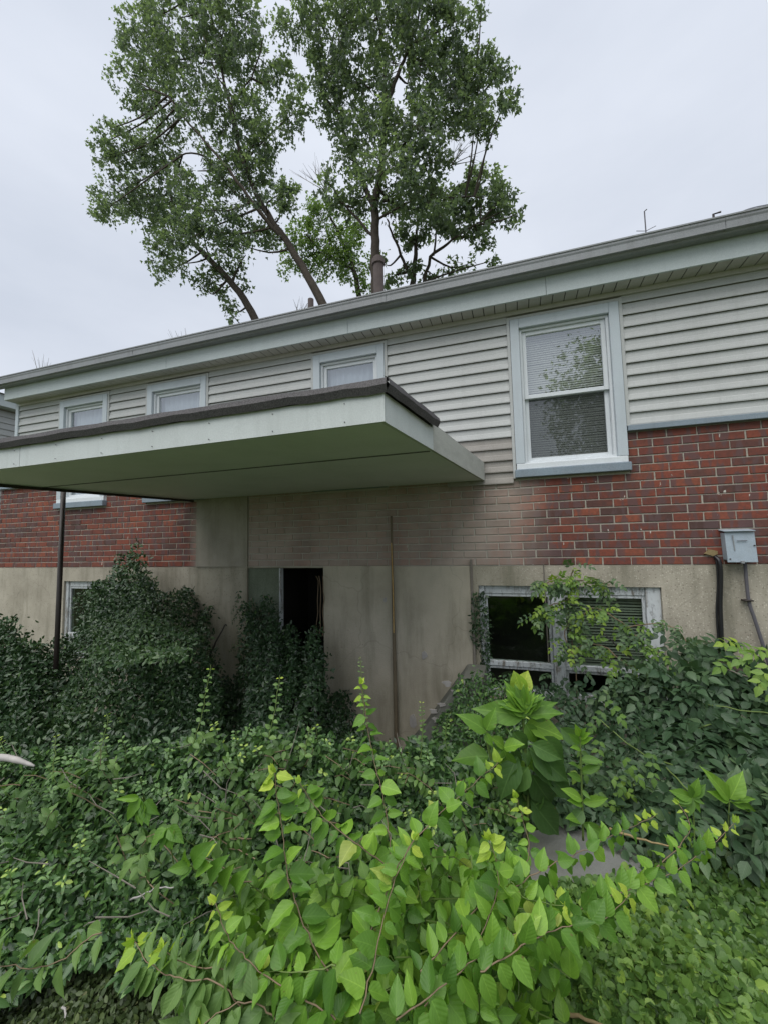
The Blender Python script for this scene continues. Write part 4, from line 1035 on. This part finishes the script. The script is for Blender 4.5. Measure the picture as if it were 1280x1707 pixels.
C_bot = [(330, 1320), (600, 1320)]
YC = lambda px, py, s: 3.74 * (1 - s ** .9) + s ** .9 * 2.35 * YF(px)
dc = bank('doorway_creeper', 'very dark creeper filling the cellar doorway and hanging round its frame', 'creeper')
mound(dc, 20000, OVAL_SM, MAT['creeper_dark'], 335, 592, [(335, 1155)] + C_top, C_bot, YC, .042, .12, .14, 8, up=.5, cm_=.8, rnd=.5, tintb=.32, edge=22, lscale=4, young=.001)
# thin hanging sprays round the door, pale with dust
bag = Bag(); st = MB()
for _ in range(46):
    px = rng.uniform(396, 446); py = rng.uniform(985, 1080); a = P(px, py, 3.80); e = a + np.array([rng.normal(0, .08), -.05, -rng.uniform(.08, .25)])
    st.tube([a, (a + e) / 2, e], .0025, 3, False)
    for p, ax, n, sz, t in shoot_nodes([a, (a + e) / 2, e], .03, .036, .7, .5): bag.add(p, ax, n, sz, rng.uniform(.3, .9))
bag.build('foliage', OVAL, MAT['creeper_dark'], dc); stuff(st.build('stems', MAT['stem'], dc))
for px in (532, 538, 527):
    st = MB(); st.tube(smooth_path([P(px, 960, 3.87), P(px + 3, 1000, 3.86), P(px, 1060, 3.86)], 3, .01), .004, 4); st.build('stem', MAT['stem'], dc)
# --- creeper round the near cellar window
wc = bank('window_creeper', 'dark creeper wrapped round the near jamb of the peeling cellar window', 'creeper')
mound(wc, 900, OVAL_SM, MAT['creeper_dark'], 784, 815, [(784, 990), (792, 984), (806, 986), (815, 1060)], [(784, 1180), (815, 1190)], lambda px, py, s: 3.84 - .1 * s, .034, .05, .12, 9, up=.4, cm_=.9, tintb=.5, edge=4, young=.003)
mound(wc, 6000, OVAL_SM, MAT['creeper'], 690, 880, [(690, 1255), (720, 1235), (750, 1190), (765, 1140), (785, 1125), (820, 1140), (880, 1160)], [(690, 1330), (880, 1360)], lambda px, py, s: 3.3 - .8 * s, .036, .10, .12, 10, up=.6, cm_=.7, tintb=.5, edge=14, young=.015)
mound(wc, 7000, OVAL_SM, MAT['creeper'], 560, 760, [(560, 1235), (620, 1262), (665, 1262), (720, 1245), (760, 1250)], [(560, 1340), (760, 1350)], lambda px, py, s: 2.95 - .8 * s, .04, .10, .12, 11, up=.6, cm_=.7, tintb=.45, edge=14, young=.015)
mound(cb, 2200, OVAL_SM, MAT['creeper_dark'], 118, 200, [(118, 1010), (150, 975), (200, 965)], [(118, 1080), (200, 1070)], lambda px, py, s: 3.78 - .1 * s, .036, .05, .08, 31, up=.4, cm_=.9, tintb=.6, edge=20, young=.0)

# --- compound-leaf vine
def compound(bag, base, dr, up, length, pairs, lsz, tint, droop=.25):
    dr = unit(np.asarray(dr, float)); up = unit(up - dr * (up @ dr)); sd_ = np.cross(dr, up); p = np.array(base, float)
    for i in range(pairs):
        t = (i + 1) / (pairs + .6); q_ = p + dr * length * t - np.array([0, 0, droop * length * t * t])
        for sg in (1, -1):
            bag.add(q_, sd_ * sg + dr * .55 + np.array([0, 0, -.25]) + rng.normal(0, .12, 3), up + rng.normal(0, .22, 3), lsz * (1 - .25 * abs(t - .45)) * rng.uniform(.85, 1.15), tint + rng.normal(0, .06))
    q_ = p + dr * length - np.array([0, 0, droop * length]); bag.add(q_ - dr * .01, dr + np.array([0, 0, -.5]), up + rng.normal(0, .15, 3), lsz * 1.15, tint)

V_top = [(850, 1165), (900, 1160), (950, 1150), (1000, 1140), (1060, 1110), (1090, 1090), (1120, 1082), (1160, 1080), (1200, 1092), (1240, 1105), (1290, 1120), (1400, 1110)]
V_bot = [(850, 1330), (960, 1350), (1080, 1370), (1280, 1350), (1400, 1350)]
YV = lambda px, py, s: 3.45 - 1.05 * s ** .9
vb = bank('trumpet_vine', 'thick dark green vine with toothed compound leaves under the utility box', 'vine')
bag = Bag()
p, ln, px, py, s = sheet(1500, 850, 1400, V_top, V_bot, YV, .12, .15, 4, 12, 14)
for i in range(len(p)):
    dr = np.array([rng.normal(0, .8), -rng.uniform(.2, 1), rng.normal(-.15, .4)]); upn = np.array([0, 0, .8]) + TOCAM * .7 + rng.normal(0, .35, 3)
    big = 1.2 if px[i] > 1090 else .85
    compound(bag, p[i], dr, upn, .17 * big * rng.uniform(.7, 1.2), int(rng.integers(2, 4)), .058 * big * rng.uniform(.8, 1.2), float(np.clip(.42 + (ln[i] - .5) * .3 + rng.normal(0, .15), 0, .92)))
bag.build('foliage', POINT, MAT['compound'], vb)
st = MB()
for (a, b, c) in (((1130, 1230, 2.9), (1165, 1215, 2.9), (1230, 1195, 3.0)), ((1150, 1168, 3.1), (1210, 1180, 3.0), (1285, 1190, 3.0)), ((1110, 1280, 2.6), (1150, 1320, 2.4), (1170, 1340, 2.35)), ((1000, 1200, 3.0), (1060, 1250, 2.8), (1120, 1275, 2.6))):
    st.tube(smooth_path([P(*a), P(*b), P(*c)], 4, .004), .004, 5)
stuff(st.build('stems', MAT['stem_green'], vb))
# light sprays at the far right
bag = Bag()
for (px, py, Y, dx, dz) in ((1235, 1095, 3.2, -1, -.1), (1270, 1090, 3.1, -1, .1), (1210, 1095, 3.25, 1, -.4), (1250, 1112, 3.1, .3, -.6), (1285, 1100, 3.0, -.6, -.5), (1262, 1084, 3.2, -1, .5), (1238, 1075, 3.3, -1, .45), (1290, 1085, 3.1, -1, .2)):
    compound(bag, P(px, py, Y), (dx, -.5, dz), np.array([0, -.6, .8]), .17, 3, .06, rng.uniform(.45, .9))
bag.build('foliage', POINT, MAT['compound_light'], vb)
# spray over the cellar window
wv = thing('window_vine', 'light green vine spray hanging across the top of the peeling cellar window', 'vine')
bag = Bag(); bag2 = Bag(); st = MB()
arms = [[(962, 1190, 3.6), (958, 1120, 3.62), (950, 1050, 3.65), (945, 990, 3.68), (955, 950, 3.7)], [(950, 1050, 3.65), (985, 1015, 3.6), (1025, 1030, 3.5), (1065, 1065, 3.45), (1100, 1090, 3.4)], [(945, 1000, 3.68), (915, 1010, 3.6), (890, 1025, 3.55)],
        [(952, 970, 3.7), (985, 965, 3.65), (1015, 975, 3.6)], [(955, 1080, 3.6), (1000, 1075, 3.5), (1045, 1110, 3.4)], [(950, 1030, 3.65), (940, 1060, 3.6), (955, 1090, 3.55)], [(946, 985, 3.68), (925, 968, 3.66), (905, 975, 3.6)], [(1040, 1045, 3.5), (1100, 1040, 3.4), (1130, 1052, 3.35), (1142, 1072, 3.3)]]
for ai, arm in enumerate(arms):
    pth = smooth_path([P(*q_) for q_ in arm], 4, .004); st.tube(pth, .0045, 5, False)
    for p_ in pth[(10 if ai == 0 else 1):]:
        for _ in range(3 if ai != 7 else 1):
            b_ = bag2 if rng.random() < .38 and ai != 7 else bag
            compound(b_, p_ + rng.normal(0, .02, 3), (rng.normal(0, .8), -rng.uniform(.2, .7), rng.normal(-.25, .4)), np.array([0, -.6, .8]) + rng.normal(0, .3, 3), rng.uniform(.08, .14), 3, rng.uniform(.032, .047), rng.uniform(.35, .85) if b_ is bag2 else rng.uniform(.5, .95))
bag.build('foliage', POINT, MAT['compound'], wv); bag2.build('foliage', POINT, MAT['compound_light'], wv); stuff(st.build('stems', MAT['stem'], wv))
# lighter sprays in front of the vine bank
bag = Bag()
for (px, py) in ((1010, 1290), (1030, 1255), (985, 1262), (1050, 1310), (1020, 1330), (1000, 1225), (1045, 1345), (1030, 1365), (1060, 1280), (965, 1240), (1002, 1160), (1010, 1180), (1085, 1245), (990, 1310)):
    compound(bag, P(px, py, 2.45), (rng.normal(0, .7), -.4, -.5), np.array([0, -.7, .7]), .12, 3, .04, rng.uniform(.0, .7))
bag.build('foliage', POINT, MAT['compound_light'], vb)

# --- ground covers
gc = MB()
def cover(name, label, mat, T, n, x0, x1, top, bot, z, zs, size, seed, tintb=.5, young=.012, bumps=.05, tints=.18):
    px = rng.uniform(x0, x1, n); tp = np.interp(px, *zip(*top)); bt = np.interp(px, *zip(*bot)); py = rng.uniform(tp, bt)
    v = P(px, py, 1.0) - np.array([0, 0, EYE]); pts = v / v[:, 2:3] * (z - EYE); nz_ = Noise3(seed); ln = nz_(pts, 5)
    pts = pts + np.array([0, 0, EYE]); pts[:, 2] = np.maximum(.01, z + ln * bumps - np.abs(rng.normal(0, zs, n))); k = n
    ax, nr = rand_orient(k, .9, .45, .5, .15); t = np.clip(tintb + ln * .10 + rng.normal(0, tints, k), 0, .92); yg = rng.random(k) < young; t[yg] = rng.uniform(.94, 1, yg.sum())
    o = leafset(name, T, pts, ax, nr, size * rng.uniform(.55, 1.3, k), t, mat); o['label'] = label; return o
cover('ground_ivy', 'bright green round leaved ground ivy carpet', MAT['groundivy'], ROUND, 30000, 780, 1420, [(780, 1560), (880, 1480), (1040, 1440), (1140, 1380), (1190, 1330), (1420, 1290)], [(780, 1800), (1420, 1800)], .17, .045, .028, 21, .46, .03)
cover('ground_cover', 'fine brownish green creeping ground cover', MAT['fine'], OVAL, 15000, -120, 640, [(-120, 1600), (640, 1640)], [(-120, 1800), (640, 1800)], .10, .03, .022, 22, .4, .02)
cover('low_leaves', 'low dark leaves on the soil around the slab', MAT['groundivy'], ROUND, 9000, 600, 1420, [(600, 1340), (860, 1340), (1420, 1290)], [(600, 1620), (860, 1560), (1000, 1400), (1150, 1390), (1420, 1340)], .06, .02, .032, 23, .2, .0)

cover('yard_cover', 'sparse low green weeds over the rest of the yard', MAT['fine'], OVAL, 100, -120, 640, [(-120, 1600), (640, 1640)], [(-120, 1800), (640, 1800)], .10, .03, .022, 29, .4, .02) if False else None
k = 42000; q2 = rng.uniform((-7, -3.5), (5, 3.8), (k, 2)); ok = ~((q2[:, 1] > .8) & (q2[:, 0] > -3.6) & (q2[:, 0] < 1.3)); q2 = q2[ok]; k = len(q2)
pts = np.column_stack([q2, gz(q2[:, 1]) + rng.uniform(.005, .05, k)]); ax, nr = rand_orient(k, 1.0, 0, .5, -.1)
o = leafset('yard_weeds', OVAL, pts, ax, nr, rng.uniform(.03, .08, k), np.clip(rng.normal(.45, .2, k), 0, .92), MAT['groundivy']); o['label'] = 'low weeds over the rest of the yard'

# ================================================================ BRIGHT SHRUBS NEAR THE CAMERA
def shrub(name, label, stems, fill, kind='bright', group='light green shrubs in front', limit=290):
    """stems: (points (px, py, Y), spacing m, leaf m, tip fraction) drawn as single leaves; fill: regions of procedurally grown shoots"""
    t = thing(name, label, 'shrub', group); count = 0
    for pts, sp, lf, tipk in stems:
        path = smooth_path([PD(*q_) for q_ in pts], 5, .0015); k = len(path)
        q = MB(); q.tube(path, [.0018 * (1 - .55 * i / k) for i in range(k)], 6, False); q.build('stem', MAT['stem'] if len(pts) > 3 else MAT['stem_green'], t, smooth=True)
        for p, a, n, sz, tt in shoot_nodes(path, sp * .85, lf * 1.08, tipk):
            if count < limit: leaf_obj('young' if tt > .9 else kind, p, a, n, sz * rng.uniform(.8, 1.15), t, rng.uniform(.72, 1.12)); count += 1
        if tipk < .85:
            dr = unit(np.array(path[-1]) - path[-2])
            for _ in range(4): leaf_obj('young', path[-1], dr + rng.normal(0, .45, 3), TOCAM + rng.normal(0, .4, 3), lf * .38, t)
    bag = Bag(); st = MB(); front = []
    for (x0, x1, y0, y1, Y0, Y1, n, lf, frac) in fill:
        for _ in range(n):
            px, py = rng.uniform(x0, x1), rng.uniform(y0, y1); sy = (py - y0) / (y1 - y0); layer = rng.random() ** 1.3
            Y = Y1 + (Y0 - Y1) * (1 - sy) + layer * .28
            b0 = PD(px, py, Y); dr = np.array([rng.normal(0, .6), -rng.uniform(0, .5), rng.uniform(.15, 1)]); ln = rng.uniform(.1, .22)
            pth = [b0 - unit(dr) * ln * .6, b0, b0 + unit(dr + np.array([0, -.3, -.5])) * ln * .5]
            st.tube(pth, .0018, 3, False)
            for nd in shoot_nodes(pth, .042, lf * 1.12, .8):
                front.append((layer, nd))
    front.sort(key=lambda q_: q_[0])
    for i, (ly, (p, a, n, sz, tt)) in enumerate(front):
        if count < limit: leaf_obj(kind, p, a, n, sz * rng.uniform(.8, 1.15), t, rng.uniform(.72, 1.12)); count += 1
        else: bag.add(p, a, n, sz, np.clip(rng.normal(.7 - ly * .35, .2), 0, 1))  # deeper leaves get a darker tint, inner shade put into the colour
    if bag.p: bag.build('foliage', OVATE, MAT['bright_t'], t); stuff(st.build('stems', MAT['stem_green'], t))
    return t
OVATE = tpl([(.1, .2), (.3, .33), (.55, .28), (.8, .11)], .25, .3)

shrub('honeysuckle_shrub', 'light green shrub whose reddish stem stands upright in the centre foreground',
      [([(560, 1640, 1.0), (520, 1570, 1.03), (492, 1500, 1.06), (478, 1440, 1.09), (470, 1380, 1.12), (462, 1330, 1.14), (458, 1288, 1.15)], .044, .066, .8),
       ([(640, 1440, 1.2), (600, 1410, 1.2), (560, 1380, 1.22), (525, 1345, 1.24), (500, 1305, 1.25)], .044, .055, .75),
       ([(655, 1480, 1.25), (650, 1410, 1.28), (643, 1350, 1.32), (630, 1290, 1.36), (618, 1240, 1.4), (610, 1190, 1.43), (602, 1140, 1.45)], .055, .062, .62),
       ([(560, 1700, .92), (500, 1660, .95), (440, 1625, .98), (405, 1590, 1.0), (380, 1560, 1.02), (360, 1505, 1.04)], .046, .062, .5),
       ([(600, 1690, .92), (625, 1600, 1.0), (640, 1530, 1.05), (665, 1450, 1.1), (690, 1400, 1.13)], .05, .056, .8),
       ([(560, 1610, .95), (500, 1620, .96), (440, 1618, 1.0)], .05, .055, .8)],
      [(390, 660, 1455, 1760, 1.34, 1.0, 95, .05, 1)])
shrub('honeysuckle_shrub', 'light green shrub whose long branch reaches up to the big leaved weed',
      [([(615, 1560, 1.05), (665, 1440, 1.12), (705, 1385, 1.18), (745, 1345, 1.25), (785, 1310, 1.33), (830, 1270, 1.42)], .05, .056, .75),
       ([(700, 1620, 1.0), (770, 1540, 1.1), (830, 1480, 1.18), (880, 1430, 1.25), (870, 1365, 1.3), (860, 1330, 1.3)], .05, .06, .5),
       ([(690, 1700, .92), (740, 1640, 1.0), (800, 1560, 1.05), (830, 1470, 1.1), (815, 1400, 1.12)], .05, .066, .8),
       ([(660, 1700, .9), (730, 1650, .95), (790, 1600, 1.0), (850, 1580, 1.05)], .05, .056, .9)],
      [(640, 850, 1410, 1560, 1.38, 1.15, 48, .05, 1), (640, 880, 1540, 1760, 1.15, 1.0, 50, .048, 1)])
shrub('honeysuckle_shrub', 'light green shrub whose arching branches cross in front of the concrete slab',
      [([(800, 1500, 1.1), (850, 1480, 1.15), (905, 1450, 1.2), (960, 1425, 1.27), (1010, 1398, 1.33), (1060, 1375, 1.4), (1090, 1360, 1.43)], .05, .052, .7),
       ([(790, 1600, 1.0), (850, 1560, 1.05), (900, 1545, 1.1), (960, 1520, 1.14), (1000, 1500, 1.18), (1060, 1478, 1.24), (1130, 1450, 1.3), (1180, 1410, 1.36), (1225, 1370, 1.42)], .05, .062, .6),
       ([(800, 1620, .98), (850, 1590, 1.0), (900, 1560, 1.05), (960, 1540, 1.08), (1010, 1530, 1.12), (1050, 1490, 1.16)], .05, .064, .9),
       ([(1060, 1475, 1.24), (1120, 1420, 1.34), (1150, 1380, 1.42), (1130, 1340, 1.5)], .05, .05, .6),
       ([(850, 1470, 1.15), (880, 1500, 1.13), (940, 1510, 1.12)], .05, .05, .8)],
      [(790, 940, 1500, 1620, 1.25, 1.1, 16, .05, 1), (760, 900, 1640, 1780, 1.05, .98, 26, .056, 1)])
shrub('honeysuckle_shrub', 'soft green shrub branch with long drooping leaves low beside the ground cover',
      [([(420, 1700, .95), (370, 1640, .98), (310, 1632, 1.0), (270, 1620, 1.02), (240, 1595, 1.05), (225, 1570, 1.08)], .034, .075, .8),
       ([(440, 1640, 1.0), (380, 1618, 1.0), (320, 1610, 1.02), (270, 1585, 1.05)], .036, .07, .7),
       ([(170, 1555, 1.15), (140, 1570, 1.13), (110, 1598, 1.1), (60, 1612, 1.08), (0, 1608, 1.06), (-40, 1600, 1.05)], .05, .06, 1.0),
       ([(460, 1700, .95), (420, 1670, .95), (360, 1690, .93), (330, 1720, .92)], .035, .07, .9),
       ([(420, 1470, 1.3), (390, 1465, 1.3), (365, 1440, 1.33), (340, 1430, 1.35)], .04, .06, .7)],
      [(330, 470, 1590, 1760, 1.15, 1.0, 34, .066, 1)], kind='pale')

# ---------------------------------------------------------------- explicit weeds
def leaf_to(parent, kind, a, b, widen=1.0, name='leaf', up=None):
    A_, B_ = PD(*a), PD(*b); d = B_ - A_; ln = np.linalg.norm(d)
    n = (np.array([0, 0, .75]) + TOCAM * .85 + rng.normal(0, .2, 3)) if up is None else np.array(up)
    return leaf_obj(kind, A_, d, n, ln, parent, widen)
def z4(x, y): return (740 + x / 2.370, 1080 + y / 2.370)
pk = thing('pokeweed', 'large bright weed with broad veined leaves in front of the cellar window', 'weed')
def pl(kind, a, b, Ya=2.0, Yb=1.9, widen=1.0): leaf_to(pk, kind, (*z4(*a), Ya), (*z4(*b), Yb), widen)
for a, b, kd, w_ in [((310, 275), (262, 140), 'weed', .9), ((310, 275), (292, 155), 'weed', .7), ((312, 275), (338, 165), 'lance', 1.2), ((310, 270), (140, 232), 'weed', .85), ((318, 265), (445, 205), 'weed', .7), ((325, 270), (470, 240), 'weed', .75),
                     ((325, 300), (495, 342), 'weed', 1.0), ((320, 300), (375, 385), 'weed', 1.2), ((300, 250), (210, 205), 'weed', .9), ((165, 330), (78, 252), 'weed', .95), ((165, 325), (205, 245), 'weed', 1.0), ((165, 335), (185, 395), 'weed', 1.0),
                     ((175, 430), (30, 415), 'weed', 1.1), ((165, 330), (120, 310), 'weed', 1.0), ((235, 395), (305, 372), 'weed', 1.3), ((235, 400), (272, 522), 'weed', 1.05), ((230, 390), (205, 440), 'weed', 1.2), ((235, 392), (195, 350), 'weed', 1.1),
                     ((345, 380), (470, 450), 'weed_dark', 1.0), ((335, 395), (505, 545), 'weed_dark', .95), ((330, 400), (320, 470), 'weed_dark', 1.1), ((345, 500), (440, 665), 'weed_dark', .95), ((340, 600), (465, 765), 'weed_dark', .95),
                     ((230, 505), (335, 625), 'weed_dark', 1.2), ((400, 500), (535, 615), 'weed_dark', .8), ((390, 350), (495, 460), 'weed_dark', .9), ((250, 380), (160, 470), 'weed_dark', 1.0), ((290, 430), (200, 600), 'weed_dark', 1.0), ((330, 470), (250, 590), 'weed_dark', 1.0),
                     ((300, 480), (350, 600), 'weed_dark', 1.1), ((320, 240), (400, 190), 'weed', .7), ((310, 250), (310, 190), 'lance', 1.3), ((330, 250), (420, 290), 'weed', .9), ((360, 420), (420, 560), 'weed_dark', .9), ((270, 330), (330, 410), 'weed_dark', 1.1)]:
    ya = rng.uniform(1.97, 2.05); pl(kd, a, b, ya, ya - rng.uniform(-.01, .05), w_)
for _ in range(30):
    a_ = rng.uniform(0, 6.28); pl('weed' if rng.random() < .7 else 'lance', (315 + rng.normal(0, 8), 255 + rng.normal(0, 14)), (315 + math.cos(a_) * rng.uniform(40, 95), 225 - abs(math.sin(a_)) * rng.uniform(30, 80)), 2.0, 1.98, .8)
for _ in range(16):
    x_ = 350 + rng.normal(0, 62); y_ = 400 + rng.uniform(-90, 190); a_ = rng.uniform(.15, 2.9); l_ = rng.uniform(80, 130)
    pl('weed_dark' if rng.random() < .6 else 'weed', (x_, y_), (x_ + math.cos(a_) * l_, y_ + math.sin(a_) * l_), 2.08, 2.05, .9)
for pts in ([z4(310, 270), z4(320, 420), z4(330, 620), z4(320, 900)], [z4(165, 330), z4(185, 440), z4(260, 560), z4(325, 700)], [z4(235, 392), z4(270, 480), z4(320, 600)]):
    q = MB(); q.tube(smooth_path([PD(*p_, 2.03 + .01 * i) for i, p_ in enumerate(pts)], 4), .007, 6); q.build('stem', MAT['stem_green'], pk, smooth=True)
for tpx, tpy in ((862, 1120), (872, 1128), (855, 1132), (878, 1120)): leaf_to(pk, 'young', (868, 1150, 2.2), (tpx + rng.normal(0, 6), tpy, 2.2), 1.3)

tw_ = thing('tall_weed', 'tall thin single stemmed weed with narrow leaves standing in front of the slab', 'weed')
stm = [z4(548, 760), z4(545, 640), z4(542, 540), z4(538, 420), z4(536, 350), z4(536, 325)]
q = MB(); q.tube(smooth_path([PD(*p_, 1.9) for p_ in stm], 4), [.005 - .0001 * i for i in range(21)], 6); q.build('stem', MAT['stem_green'], tw_, smooth=True)
for a, b, kd in [((538, 440), (625, 440), 'lance'), ((540, 490), (612, 465), 'lance'), ((540, 520), (500, 500), 'lance'), ((543, 560), (575, 600), 'lance'), ((545, 610), (650, 605), 'lance'), ((545, 620), (500, 600), 'lance'), ((545, 640), (500, 705), 'weed_dark'),
                 ((545, 600), (480, 560), 'lance'), ((546, 680), (480, 660), 'lance'), ((538, 480), (505, 445), 'lance'), ((537, 380), (575, 345), 'lance'), ((536, 375), (500, 350), 'lance'), ((536, 350), (520, 315), 'lance'), ((536, 350), (548, 318), 'lance'), ((536, 360), (565, 330), 'lance'), ((537, 400), (510, 390), 'lance'), ((545, 690), (660, 755), 'lance')]:
    leaf_to(tw_, kd, (*z4(*a), 1.9), (*z4(*b), 1.86), 1.1)
bw_ = thing('broadleaf_weed', 'four leaved light green weed growing alone below the dark vine', 'weed')
for a, b, kd, w_ in [((1214, 1334), (1183, 1283), 'weed', .62), ((1216, 1332), (1240, 1291), 'weed', 1.0), ((1214, 1335), (1186, 1318), 'weed', .7), ((1216, 1336), (1270, 1352), 'weed', .6), ((1216, 1336), (1262, 1328), 'weed', .5)]: leaf_to(bw_, kd, (*a, 1.9), (*b, 1.88), w_)
q = MB(); q.tube([PD(1215, 1335, 1.9), PD(1213, 1380, 1.9), PD(1210, 1450, 1.9)], .003, 5); q.build('stem', MAT['stem_green'], bw_)
nw = thing('narrow_weed', 'small yellow green weed with narrow star of leaves beside the arching branches', 'weed')
for b in ((1122, 1322), (1178, 1310), (1150, 1308), (1175, 1338), (1130, 1345), (1162, 1300), (1145, 1360), (1172, 1355), (1125, 1335)): leaf_to(nw, 'lance', (1153, 1330, 1.8), (*b, 1.78), 1.2)
q = MB(); q.tube([PD(1153, 1330, 1.8), PD(1156, 1370, 1.8), PD(1158, 1430, 1.8)], .003, 5); q.build('stem', MAT['stem_green'], nw)
# seedlings with bigger leaves standing in the dark creeper
def seedling(label, leaves, stem, Y, kind='bright'):
    t = thing('seedling', label, 'seedling', 'seedlings in the dark creeper')
    for a, b, w_ in leaves: leaf_to(t, kind, (*a, Y), (*b, Y - .03), w_)
    q = MB(); q.tube(smooth_path([PD(*p_, Y + .01 + .03 * i) for i, p_ in enumerate(stem)], 3), .0022, 5); q.build('stem', MAT['stem_green'], t)
seedling('seedling with a fan of light leaves highest in the dark creeper', [((236, 1331), (206, 1370), .8), ((238, 1335), (222, 1376), .7), ((240, 1338), (236, 1378), .8), ((242, 1336), (249, 1376), .8), ((244, 1334), (262, 1362), .8), ((232, 1330), (195, 1331), .5)], [(238, 1330), (243, 1345), (250, 1380)], 1.42)
seedling('seedling with three broad drooping leaves in the middle of the dark creeper', [((278, 1381), (246, 1413), .9), ((280, 1380), (282, 1420), 1.2), ((283, 1380), (304, 1401), .9), ((279, 1382), (264, 1420), .7)], [(280, 1380), (284, 1400), (290, 1440)], 1.36)
seedling('seedling with two long pointed leaves lowest in the dark creeper', [((226, 1429), (188, 1471), .8), ((240, 1425), (242, 1456), 1.2), ((250, 1420), (256, 1432), .9), ((268, 1470), (254, 1511), .8)], [(236, 1428), (250, 1424), (270, 1440)], 1.33, 'pale')
seedling('seedling with jagged pale leaves next to the light green shrub', [((318, 1442), (282, 1450), .9), ((322, 1438), (345, 1410), .9), ((320, 1446), (300, 1468), .8), ((318, 1440), (302, 1425), .7), ((330, 1450), (350, 1440), .9), ((350, 1470), (365, 1430), .8), ((372, 1478), (380, 1450), .9), ((392, 1480), (402, 1455), .9)], [(318, 1442), (345, 1470), (395, 1500)], 1.28)

# slender shoots of the creeper
def shoot(label, pts, Y, lf=.03, sp=.035):
    t = thing('creeper_shoot', label, 'shoot', 'slender shoots rising from the creeper')
    path = smooth_path([PD(px, py, Y + .02 * i) for i, (px, py) in enumerate(pts)], 4, .002)
    q = MB(); q.tube(path, [.0022 * (1 - .5 * i / len(path)) for i in range(len(path))], 5, False); q.build('stem', MAT['stem_green'], t)
    for p, a, n, sz, tt in shoot_nodes(path, sp, lf, .5, .0): leaf_obj('shoot_young' if tt > .93 else 'shoot', p, a, n, sz, t, 1.1)
shoot('tall leaning shoot in front of the dark gap below the bent stick', [(322, 1240), (335, 1200), (345, 1150), (352, 1108)], 1.95, .034, .043)
shoot('shoot with paired leaves in front of the doorway creeper', [(448, 1230), (458, 1190), (463, 1155), (467, 1125)], 1.9, .034, .036)
shoot('short shoot between the doorway shoot and the cement wall', [(508, 1260), (512, 1235), (520, 1212)], 1.85, .032, .034)
shoot('shoot on the dark gap nearest the post', [(165, 1262), (172, 1235), (180, 1200), (178, 1190)], 2.0, .026, .034)
shoot('shoot in front of the rusty pipe foot', [(700, 1265), (703, 1225), (702, 1170)], 2.1, .026, .032)
shoot('thin shoot just above the upright bright stem by the cement wall', [(608, 1210), (604, 1150), (600, 1095)], 1.9, .022, .035)
shoot('small shoot low on the creeper bank near the log', [(88, 1290), (92, 1255), (94, 1225)], 1.85, .024, .03)
shoot('shoot nearest the hatch wall flakes', [(745, 1260), (742, 1225), (745, 1195)], 2.3, .028, .034)
